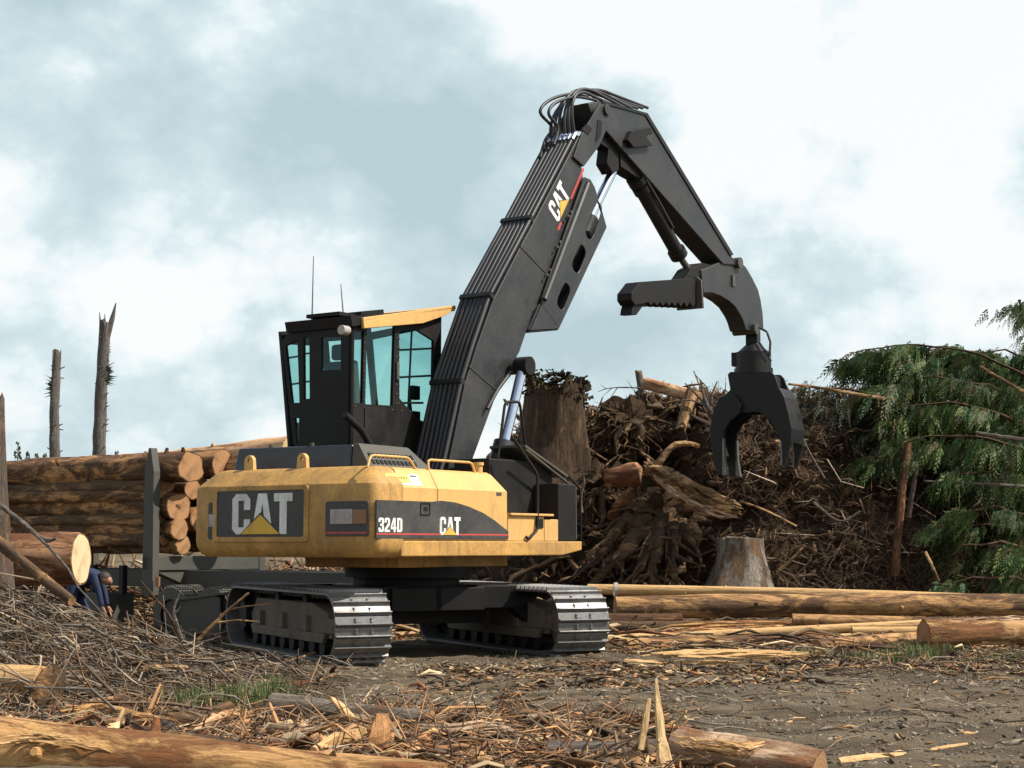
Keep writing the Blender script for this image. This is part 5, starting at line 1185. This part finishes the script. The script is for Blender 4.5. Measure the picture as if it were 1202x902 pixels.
stick('branch', 'fine leafless twig reaching left against the sky on the crest', 'branch', A((752, 456, 35), (735, 455, 35), (715, 456, 35), (702, 460, 35)), (.018, .006), 'grey_wood', None, 6, .3, 35, [(A((725, 455, 35), (716, 468, 35), (710, 474, 35)), .009), (A((712, 457, 35), (705, 452, 35)), .008), (A((742, 455, 35), (736, 447, 35)), .008), (A((718, 456, 35), (707, 466, 35)), .008)])
stick('pole', 'reddish bare pole standing in front of the conifer boughs', 'pole', A((1050, 676, 32.6), (1055, 620, 32.6), (1061, 560, 32.7), (1066, 520, 32.8)), (.085, .07), 'red_up', None, 9, .2, 36)
stick('pole', 'grey bare pole leaning beside the reddish one', 'pole', A((1066, 608, 32.8), (1072, 570, 32.8), (1079, 528, 32.9)), (.06, .045), 'grey_up', None, 8, .2, 37)
stick('branch', 'long thin bough reaching from the conifers to behind the grapple', 'branch', A((925, 451, 33.6), (965, 456, 33.5), (1010, 464, 33.4), (1052, 470, 33.3)), (.025, .04), 'torn', None, 7, .2, 38, [(A((1045, 470, 33.3), (1040, 485, 33.3), (1046, 500, 33.3)), .02), (A((985, 460, 33.5), (992, 475, 33.5)), .012), (A((950, 454, 33.5), (945, 447, 33.5)), .01)])
for k, (lb, pts, r) in enumerate((('bleached bough low in the conifer foliage at the edge', ((1145, 508, 32.3), (1175, 513, 32.2), (1215, 518, 32.1)), (.03, .05)),
     ('bleached bough curving through the upper conifer foliage', ((1150, 430, 33), (1175, 445, 33), (1215, 468, 33)), (.02, .04)),
     ('pale bare limb showing midway down the conifer foliage', ((1085, 565, 32.4), (1130, 567, 32.3), (1185, 570, 32.2), (1215, 572, 32.2)), (.015, .035)),
     ('short broken tan stick low beneath the conifer boughs', ((1086, 648, 32.1), (1094, 664, 32), (1101, 682, 32)), (.03, .035)),
     ('slender curved stick sloping under the grapple teeth', ((938, 505, 32), (952, 535, 31.9), (968, 562, 31.9)), (.02, .025)),
     ('thin bare stick pointing at the pale stump top', ((868, 588, 31.4), (900, 600, 31.3), (935, 618, 31.3)), (.018, .02)),
     ('forked bleached limb among reddish brush by the stump', ((955, 590, 32), (985, 612, 31.9), (1010, 600, 31.9)), (.03, .015)),
     ('light stick on the brush slope above the back pole', ((912, 672, 31.6), (930, 656, 31.5), (945, 640, 31.5)), (.03, .02)))):
    stick('branch', lb, 'branch', A(*pts), r, 'torn' if k % 2 else 'grey_wood', None, 7, .3, 50+k)
splinters('wood_splinter', 'golden splinters peeling up along the near side of the bottom log', 'splinter', A((-10, 872, 11.3), (40, 866, 11.4), (90, 873, 11.3), (135, 884, 11.2)), .05, 26, 'peeled', 91, (.005, .014), .25)
splinters('wood_splinter', 'pale ragged fibres bristling on the shredded orange log', 'splinter', A((790, 868, 11.3), (830, 874, 11.2), (880, 880, 11.1), (905, 872, 11.2)), .06, 40, 'peeled', 92, (.004, .012), .25)
splinters('wood_splinter', 'heap of orange and tan splinters right of the orange bark chunk', 'splinter', AG(0.06, (470, 858, 11.9), (530, 868, 11.7), (590, 862, 11.8), (630, 880, 11.5)), .12, 60, 'shred', 93, (.006, .02), .25)
splinters('wood_splinter', 'yellow split wood fibres before the torn pale log', 'splinter', AG(0.1, (60, 842, 12.4), (110, 838, 12.4), (165, 846, 12.2), (215, 850, 12.1)), .09, 44, 'golden', 94, (.006, .022), .25)
splinters('wood_splinter', 'pile of shredded bark ribbons below the grey half buried log', 'splinter', AG(0.08, (300, 858, 12.1), (350, 862, 12.0), (400, 852, 12.2), (430, 862, 12.0)), .10, 50, 'shred', 95, (.006, .022), .25)
splinters('wood_splinter', 'long broken pale splinters strewn along the front of the ground deck', 'splinter', AG(.06, (730, 772, 23), (800, 773, 23), (880, 771, 23), (950, 770, 23)), .10, 20, 'peeled', 96, (.01, .03), .4)
splinters('wood_splinter', 'split orange slivers wedged behind the slanting pale pole', 'splinter', A((735, 742, 26.9), (830, 741, 27), (930, 739, 27.2), (1060, 736, 27.4)), .16, 50, 'golden', 97, (.015, .04), .4)
splinters('wood_splinter', 'torn bark ribbons hanging off the thick butt log top', 'splinter', A((1100, 731, 23.3), (1140, 729, 23.4), (1190, 727, 23.5), (1230, 727, 23.6)), .06, 30, 'shred', 98, (.008, .022), .4)
for k, (lb, pts, rr_, mt) in enumerate((('brown ribbed bark plate lying past the green weeds', ((300, 800, 14.6), (335, 804, 14.4), (372, 802, 14.4)), [.03, .06, .03], 'bark_red'),
   ('long narrow bark ribbon crossing the soil toward the shredded log', ((520, 836, 13.2), (575, 828, 13.5), (640, 820, 13.8)), [.02, .03, .015], 'bark_brown'),
   ('dark bark curl leaning on the creamy block', ((345, 874, 11.9), (352, 856, 12), (362, 848, 12.1)), [.03, .05, .03], 'bark_brown'),
   ('tan stick lying across the wood splinter heap', ((455, 880, 11.6), (520, 862, 11.8), (580, 850, 12)), [.016, .02, .008], 'peeled'),
   ('long cinnamon bark sheet curled beside the golden log', ((255, 858, 12), (300, 846, 12.3), (345, 842, 12.5)), [.03, .06, .05, .02], 'bark_orange'),
   ('thick brown slab of bark at the foot of the grey nose log', ((600, 884, 11.7), (640, 876, 11.8), (690, 880, 11.7)), [.03, .06, .04], 'bark_brown'))):
    shard(lb, AG(.08, *pts), rr_, mt, 60+k, .3, 'bark_strip', 'bark')
# ------------------------------------------------------------------ conifers at the right
def fronds(limbs, per_m, hang, seed, cols, spread=.2, thick=(.30, .10)):
    """drooping sprays hung along limbs: flat strands of narrow leaflets, grouped in clumps"""
    g = np.random.default_rng(seed); V_, Q_, C_ = [], [], []; n0 = 0
    for P in limbs:
        P = np.array([list(p) for p in P]); seg = np.linalg.norm(np.diff(P, axis=0), axis=1); Lt = seg.sum(); cum = np.r_[0, np.cumsum(seg)]
        n = int(Lt*per_m)
        if n < 1: continue
        nc = max(2, int(Lt*2.6)); cen = g.uniform(0, Lt, nc); cl = g.integers(0, nc, n)
        s = np.clip(cen[cl]+g.normal(size=n)*.13, 0, Lt); base = np.stack([np.interp(s, cum, P[:, k]) for k in range(3)], 1)
        cdir = g.normal(size=(nc, 3))*np.array([.25, .35, .05]); cside = g.normal(size=(nc, 3)); cside[:, 2] *= .3; cd = g.uniform(.6, 1.25, nc); chang = g.uniform(.55, 1.15, nc)
        base += g.normal(size=(n, 3))*np.array([.06, thick[0]*.5, .03])+cdir[cl]*g.uniform(0, 1, (n, 1)); base[:, 2] -= np.abs(g.normal(size=n))*thick[1]
        ax = (P[0]-P[-1]); ax = ax/np.linalg.norm(ax)
        d = np.tile(np.array([0, 0, -1.0]), (n, 1))+(-ax)*g.uniform(.15, 1.3, (n, 1))+cdir[cl]*.9+g.normal(size=(n, 3))*spread
        d /= np.linalg.norm(d, axis=1, keepdims=True); L_ = hang*chang[cl]*g.uniform(.45, 1.05, n)
        side = cside[cl]+g.normal(size=(n, 3))*.45; side -= d*np.sum(side*d, 1, keepdims=True); side /= np.linalg.norm(side, axis=1, keepdims=True)
        nrm = np.cross(side, d)
        col = np.array(cols)[g.integers(0, len(cols), n)]*cd[cl][:, None]*(1+.15*g.normal(size=(n, 1)))
        K = 12
        for k in range(K):
            t = (k+.3)/K; c = base+d*(L_*t)[:, None]; c[:, 2] -= .16*L_*t*t
            sg = -1 if k % 2 else 1
            le = (L_*.34*(1-.6*t)*g.uniform(.75, 1.15, n))[:, None]; o = side*sg*(.75-.35*t)+d*.8+nrm*g.normal(size=(n, 1))*.15; o[:, 2] -= .25; o /= np.linalg.norm(o, axis=1, keepdims=True)
            w = np.cross(o, nrm); ww = le*.18
            q = np.stack([c, c+o*le*.45+w*ww, c+o*le, c+o*le*.45-w*ww], 1)
            V_.append(q.reshape(-1, 3)); Q_.append(np.arange(n*4).reshape(n, 4)+n0); n0 += n*4
            C_.append(np.repeat(np.clip(col*(.85+.4*t), .003, .5), 4, axis=0))
    return np.vstack(V_), np.vstack(Q_), np.vstack(C_)
GRN = [(.062, .120, .034), (.040, .085, .026), (.095, .155, .042), (.052, .10, .034), (.14, .165, .05), (.12, .10, .045)]
def limb_set(px_lists, rep, jit, seed):
    rg = random.Random(seed); out = []
    for L_ in px_lists:
        for r in range(rep):
            dx, dy_, dd = (0, 0, 0) if r == 0 else (rg.uniform(-jit, jit), rg.uniform(-jit*.3, jit*.7), rg.uniform(0, 2.2))
            out.append([W(x+dx, y+dy_, D+dd) for x, y, D in L_])
    return out
def conifer(label, limbs, trunk, tr_r, per_m, hang, seed, cols=GRN, name='conifer_tree', limb_mat='rootwood', rep=4):
    th = thing(name, label, 'conifer', trunk[0]); t = MB(); t.tube([V(p) for p in trunk], [tr_r*(1-.5*i/(len(trunk)-1)) for i in range(len(trunk))], 14, 1, .1, seed); t.build('trunk', M['red_up'], th, smooth=50)
    b = MB(); 
    for i, P in enumerate(limbs[::rep]):
        Q = []
        for a, c in zip(P, P[1:]):
            for j in range(4): Q.append(a.lerp(c, j/4)+V((0, 0, .03*math.sin(j+i))))
        Q.append(P[-1]); k = len(Q); b.tube(Q, [.034*(1-.8*j/(k-1)) for j in range(k)], 6, 1, .2, i)
    b.build('limbs', M[limb_mat], th, smooth=60)
    v, q, c = fronds(limbs, per_m, hang, seed, cols); fast_mesh('crown', v, q, c, M['needles'], parent=th)
    return th
upper = [[(1235, 458, 34.5), (1150, 416, 34.4), (1078, 405, 34.3), (1022, 410, 34.2), (988, 420, 34.2)],
         [(1235, 440, 35.5), (1165, 418, 35.4), (1110, 408, 35.2), (1070, 410, 35)],
         [(1235, 425, 35), (1180, 412, 35), (1140, 413, 35)],
         [(1235, 485, 34), (1160, 452, 33.9), (1095, 442, 33.9), (1045, 448, 33.8), (1012, 462, 33.7)],
         [(1235, 475, 35), (1170, 440, 35), (1120, 430, 35), (1075, 438, 35)],
         [(1235, 520, 33.6), (1160, 480, 33.5), (1100, 472, 33.4), (1050, 482, 33.4), (1020, 500, 33.4)]]
conifer('upper drooping conifer boughs against the sky at the edge', limb_set(upper, 4, 24, 2), [V((12.6, 35, 0)), V((12.0, 35, 3)), V((11.6, 35, 6))], .3, 125, .55, 21)
lower = [[(1235, 540, 33), (1160, 515, 33), (1100, 512, 33), (1055, 520, 33), (1025, 540, 33)],
         [(1235, 575, 32.8), (1165, 556, 32.8), (1110, 556, 32.8), (1085, 575, 32.8)],
         [(1235, 610, 32.6), (1170, 596, 32.6), (1120, 600, 32.6), (1095, 615, 32.6)],
         [(1235, 650, 32.4), (1175, 636, 32.4), (1130, 640, 32.4), (1112, 655, 32.4)],
         [(1235, 690, 32), (1180, 676, 32), (1130, 680, 32), (1085, 690, 32)],
         [(1235, 565, 33.6), (1150, 535, 33.6), (1080, 530, 33.6)],
         [(1235, 630, 33.2), (1160, 615, 33.2), (1110, 625, 33.2)]]
conifer('lower conifer boughs sweeping down to the ground deck at the edge', limb_set(lower, 4, 22, 3), [V((13.6, 34, 0)), V((12.4, 34, 2)), V((11.6, 34, 3.6))], .26, 125, .5, 22)
brown = [[(1065, 462, 34), (1010, 460, 34), (960, 455, 34), (932, 452, 34)], [(1050, 480, 33.8), (1000, 478, 33.7), (955, 474, 33.7)], [(1050, 505, 33.5), (1005, 505, 33.5), (975, 515, 33.5)]]
conifer('thin half-bare drooping boughs between the grapple and the conifers', limb_set(brown, 2, 14, 4), [W(1080, 560, 34.6), W(1075, 500, 34.5), W(1066, 462, 34.3)], .08, 60, .5, 23, [(.05, .06, .03), (.035, .055, .025), (.08, .06, .035)])
lead = [[(1196, 352, 37), (1199, 366, 37)], [(1212, 350, 37), (1192, 357, 37)], [(1212, 362, 37), (1195, 372, 37)], [(1216, 385, 37), (1201, 394, 37)], [(1218, 400, 37), (1198, 412, 37)], [(1218, 415, 37), (1196, 425, 37)], [(1240, 365, 37), (1210, 360, 37)], [(1250, 400, 37), (1206, 396, 37)]]
conifer('slender standing conifer whose tip shows at the very edge', limb_set(lead, 2, 5, 5), [V((11.5, 37, 0)), W(1214, 420, 37), W(1206, 345, 37)], .14, 90, .4, 24)
# ------------------------------------------------------------------ slash, bark litter and grass on the ground
def scatter(n, reg, lmin, lmax, ru, rv, cols, lift=.02, vert=.2, layers=0, align=None, wts=None, var=.25, bend=.1):
    P = []
    while len(P) < n:
        x = nrg.uniform(reg[0], reg[1]); y = nrg.uniform(reg[2], reg[3])
        if wts and nrg.random() > wts(x, y): continue
        P.append((x, y, gz(x, y)+lift+layers*nrg.random()))
    P = np.array(P); d = nrg.normal(size=(n, 3))*np.array([1, .9, vert])
    if align is not None: d = d*.6+np.array(align)*np.sign(nrg.normal(size=(n, 1)))
    d /= np.linalg.norm(d, axis=1, keepdims=True); L_ = nrg.uniform(lmin, lmax, n)*nrg.uniform(.35, 1, n); s = nrg.uniform(.4, 1.3, n)
    P[:, 2] += np.abs(d[:, 2])*L_*.25
    return sticks_np(P-d*L_[:, None]*.5, P+d*L_[:, None]*.5, ru*s, rv*s, pal(n, cols, var), bend, nrg)
mw = lambda x, y: min(1, .15+lerp_tab(x, MOUND)*1.4)*math.exp(-((y-16.2)/3.2)**2)
S = Stuff()
dn = (1.0, -.35, -.22)
S.add(scatter(17000, (-6.8, -1.7, 12.4, 20), .07, .42, .0045, .004, TWG+DBR, .0, .25, .10, dn, mw))
S.add(scatter(6000, (-6.8, -1.7, 12.4, 20), .06, .3, .004, .004, TWG+GRY, .01, .5, .14, None, mw))
S.add(scatter(1500, (-6.6, -1.7, 12.8, 20), .25, 1.0, .008, .007, TWG+GRY, .02, .25, .14, dn, mw))
S.add(scatter(260, (-6.4, -2.0, 13, 19.4), .4, 1.5, .012, .011, TWG+GRY, .03, .25, .16, dn, mw))
S.add(scatter(3600, (-6.6, -1.9, 12.6, 20), .05, .25, .022, .006, DBR+BRN+[(.14, .065, .035), (.2, .1, .05)], .0, .35, .06, None, mw))
S.build('slash_twigs', M['chips'], 'deep heap of grey twigs and branch litter left of the loader', 'twigs', (-4, 16, 0))
fw = lambda x, y: 0 if x < -.7 and y < 12.0-(x+4.0)*.36 else (1 if y < 13.6 else max(0, 1-(y-13.6)/1.8))*(1 if x < .3 else max(0, 1-(x-.3)/1.2))
S = Stuff()
WARM = [(.30, .155, .07), (.20, .10, .048), (.40, .22, .10), (.14, .075, .04), (.46, .25, .11), (.09, .052, .03), (.26, .19, .12)]
S.add(scatter(5200, (-4.8, 1.6, 10.4, 15.4), .05, .26, .016, .004, WARM+BRN, .005, .2, .04, None, fw))
S.add(scatter(2600, (-4.8, 1.6, 10.4, 15.4), .12, .6, .007, .005, WARM+TWG[:3], .015, .2, .06, None, fw))
S.add(scatter(900, (-4.6, 1.4, 10.6, 14.4), .15, .55, .034, .006, WOOD+BRN+[(.42, .20, .085), (.36, .16, .07)], .012, .14, .06, None, fw))
S.add(scatter(1500, (-4.6, 1.6, 10.6, 15), .2, .7, .005, .004, TWG+WARM, .03, .3, .09, None, fw))
S.add(scatter(190, (-4.4, 1.3, 10.6, 14.2), .3, .75, .065, .010, WARM+[(.52, .30, .14), (.58, .42, .22), (.48, .24, .11)], .02, .1, .05, None, fw))
S.add(scatter(9000, (-4.8, 1.6, 10.4, 15.4), .02, .09, .007, .003, WOOD+BRN+DBR, .003, .25, .02, None, fw))
S.add(scatter(900, (-4.8, .6, 10.4, 13.6), .2, .8, .018, .006, WOOD+WARM, .03, .12, .05, (1, .1, 0), fw))
S.build('bark_litter', M['chips'], 'shredded bark and wood litter covering the near ground', 'bark litter', (-1, 12, 0))
rw = lambda x, y: 1
S = Stuff()
S.add(scatter(1700, (-1.6, 7, 10.4, 22), .04, .20, .010, .005, WOOD[:4]+GRY+BRN, .004, .1, .005))
S.add(scatter(420, (-1.6, 7, 12, 22), .2, .8, .007, .006, GRY+TWG+WOOD[:2], .01, .06, .01))
S.add(scatter(9000, (-1.8, 7.5, 10.4, 22), .015, .05, .006, .0045, [(.24, .2, .16), (.17, .145, .11), (.30, .26, .21), (.13, .11, .085), (.38, .33, .27)], .0, .3, .003))
S.add(scatter(2600, (-1.8, 7.5, 10.4, 22), .04, .14, .022, .016, [(.20, .16, .115), (.15, .12, .085)], -.012, .2, .004))
S.add(scatter(1200, (-1, 3.2, 17.6, 20.5), .06, .3, .018, .006, WOOD+BRN, .006, .12, .01))
S.add(scatter(1500, (3.2, 9, 19.2, 22.6), .08, .5, .014, .007, WOOD+TWG+BRN, .01, .2, .03))
S.build('wood_chips', M['chips'], 'scattered chips and pebbles on the bare gravelly track', 'wood chips', (2, 16, 0))
S = Stuff()
dk_ = lambda x, y: .35+.65*ss((y-22.5)/2)
S.add(scatter(4200, (.8, 10.5, 22, 32.5), .08, .6, .011, .006, WOOD+BRN+DBR, .0, .10, .07, (1, 0, 0), dk_))
S.add(scatter(700, (.8, 10.5, 22.6, 32), .4, 1.5, .022, .012, WOOD+BRN, .02, .05, .10, (1.6, 0, 0), dk_))
S.add(scatter(2200, (.8, 10.5, 22.2, 25), .05, .35, .007, .005, TWG+BRN+WOOD, .0, .2, .03))
S.add(scatter(900, (-3.2, 1.2, 26, 32), .2, 1.2, .03, .014, WOOD+BRN, .02, .15, .25, (1, 0, 0)))
S.add(scatter(2200, (-10, -2.5, 32, 40), .2, 1.4, .03, .02, BRN+TWG+WOOD, .05, .5, 1.1))
S.add(scatter(1200, (-9, -3, 25, 29), .15, .8, .014, .01, BRN+TWG, .02, .3, .2))
S.build('deck_litter', M['chips'], 'broken poles and bark lying among the decked logs', 'bark litter', (4, 27, 0))
# grass
def grass(spots, label, seed, hgt):
    g = random.Random(seed); V_, Q_, C_ = [], [], []; n0 = 0
    for (px, py, D, w, cnt) in spots:
        c = W(px, py, D)
        for k in range(cnt):
            x = c.x+g.gauss(0, w); y = D+g.gauss(0, w*.8); z = gz(x, y); h = hgt*g.uniform(.3, 1.1); a = g.uniform(0, 6.28); le = g.uniform(.1, .7)*h; b = V((x, y, z-.01)); t = b+V((math.cos(a)*le, math.sin(a)*le, h)); m = b.lerp(t, .55)+V((0, 0, .12*h)); s = V((-math.sin(a), math.cos(a), 0))*.006
            V_ += [b-s, b+s, m+s*.8, m-s*.8, m-s*.8, m+s*.8, t+s*.1, t-s*.1]; Q_ += [(n0, n0+1, n0+2, n0+3), (n0+4, n0+5, n0+6, n0+7)]; n0 += 8
            cc = g.choice([(.09, .15, .04), (.13, .18, .055), (.20, .20, .08), (.07, .115, .04), (.24, .2, .1)]); C_ += [cc]*8
    o = fast_mesh('grass', np.array([tuple(v) for v in V_]), np.array(Q_), np.array(C_), M['grassm'], tuple(W(*spots[0][:3]))); tag(o, label, 'grass', None, 'stuff')
grass([(255, 812, 14.6, .16, 420), (285, 800, 14.9, .16, 420), (318, 795, 15.2, .14, 420), (235, 820, 14.3, .12, 200), (320, 780, 16, .14, 220)], 'small patch of green weeds in the slash before the near track', 1, .24)
grass([(1070, 778, 22.2, .25, 260), (1030, 786, 21.6, .3, 260), (1100, 768, 22.6, .16, 220), (1060, 765, 23.1, .16, 200), (940, 778, 22, .2, 120), (1180, 790, 21.3, .35, 160), (790, 775, 22.6, .15, 60), (870, 735, 26, .2, 60), (985, 733, 26.6, .2, 80)], 'tufts of short grass in front of the thick butt log', 2, .16)
# ------------------------------------------------------------------ light, sky, camera
SE, SA = R_(49), R_(-7)
sd3 = V((math.cos(SE)*math.cos(SA), math.cos(SE)*math.sin(SA), math.sin(SE)))
sl = bpy.data.lights.new('sun', 'SUN'); sl.energy = 5.0; sl.angle = R_(.55); sl.color = (1, .94, .84)
so = bpy.data.objects.new('sun', sl); COL.objects.link(so); so.rotation_euler = sd3.to_track_quat('Z', 'Y').to_euler(); so.location = sd3*60
wd = bpy.data.worlds.new('World'); scene.world = wd; wd.use_nodes = True; nt = wd.node_tree; bg = nt.nodes['Background']
sky = nd(nt, 'ShaderNodeTexSky', _sky_type='NISHITA', _sun_disc=False, _sun_elevation=SE, _sun_rotation=math.atan2(sd3.x, sd3.y), _air_density=1.0, _dust_density=2.0)
tc = nd(nt, 'ShaderNodeTexCoord'); sx = nd(nt, 'ShaderNodeSeparateXYZ'); lk(nt, tc.outputs['Generated'], sx.inputs[0])
mp = nd(nt, 'ShaderNodeMapping'); mp.inputs['Scale'].default_value = (1, 1, 1.35); mp.inputs['Location'].default_value = (1.2, 8.3, .1); lk(nt, tc.outputs['Generated'], mp.inputs['Vector'])
c1 = noi(nt, mp.outputs[0], 6.5, 12, .52, .2); c2 = noi(nt, mp.outputs[0], 3.4, 2, .45, .1)
cs = nd(nt, 'ShaderNodeMath', _operation='MULTIPLY_ADD'); cs.inputs[1].default_value = .47; lk(nt, c2, cs.inputs[0]); 
c1s = nd(nt, 'ShaderNodeMath', _operation='MULTIPLY'); c1s.inputs[1].default_value = .68; lk(nt, c1, c1s.inputs[0]); vo = nd(nt, 'ShaderNodeTexVoronoi', Scale=7.5, Detail=5.0, Roughness=.6); lk(nt, mp.outputs[0], vo.inputs['Vector']); pf = nd(nt, 'ShaderNodeMath', _operation='MULTIPLY_ADD'); pf.inputs[1].default_value = -.22; lk(nt, vo.outputs['Distance'], pf.inputs[0]); lk(nt, c1s.outputs[0], pf.inputs[2]); ad2 = nd(nt, 'ShaderNodeMath', _operation='ADD'); ad2.inputs[1].default_value = .212; lk(nt, pf.outputs[0], ad2.inputs[0]); lk(nt, ad2.outputs[0], cs.inputs[2])
K = 10.0     # the clouds are given in the sky texture's own units (the Background then scales both by 0.1)
CL = lambda r, g, b: (r, g, b)
cc = ramp(nt, cs.outputs[0], [(.34, CL(.38, .485, .52)), (.44, CL(.455, .56, .595)), (.50, CL(.53, .625, .65)), (.545, CL(.64, .71, .725)), (.60, CL(.745, .762, .757))])
sc_ = nd(nt, 'ShaderNodeVectorMath', _operation='SCALE'); sc_.inputs['Scale'].default_value = K; lk(nt, cc, sc_.inputs[0])
fz = nd(nt, 'ShaderNodeMapRange', _interpolation_type='SMOOTHSTEP'); fz.inputs['From Min'].default_value = .38; fz.inputs['From Max'].default_value = .72; fz.inputs['To Min'].default_value = .94; fz.inputs['To Max'].default_value = .12; lk(nt, sx.outputs[2], fz.inputs['Value'])   # broken cloud overhead lets blue sky and the sun through
mx = mix(nt, fz.outputs[0], sky.outputs[0], sc_.outputs[0]); lk(nt, mx, bg.inputs['Color']); bg.inputs['Strength'].default_value = .1
cam = bpy.data.cameras.new('camera'); cam.sensor_width = 36; cam.lens = 36*FPX/1202; cam.clip_end = 4000; cam.clip_start = .1
co = bpy.data.objects.new('camera', cam); COL.objects.link(co); co.location = (0, 0, CAMZ); co.rotation_euler = (math.pi/2+TH, 0, 0); scene.camera = co
vs_ = scene.view_settings; scene.display_settings.display_device = 'sRGB'; vs_.view_transform = 'Standard'; vs_.look = 'None'; vs_.exposure = .42; vs_.gamma = 1; vs_.use_curve_mapping = False
scene.cycles.max_bounces = 6; scene.cycles.transparent_max_bounces = 12; scene.cycles.use_denoising = True
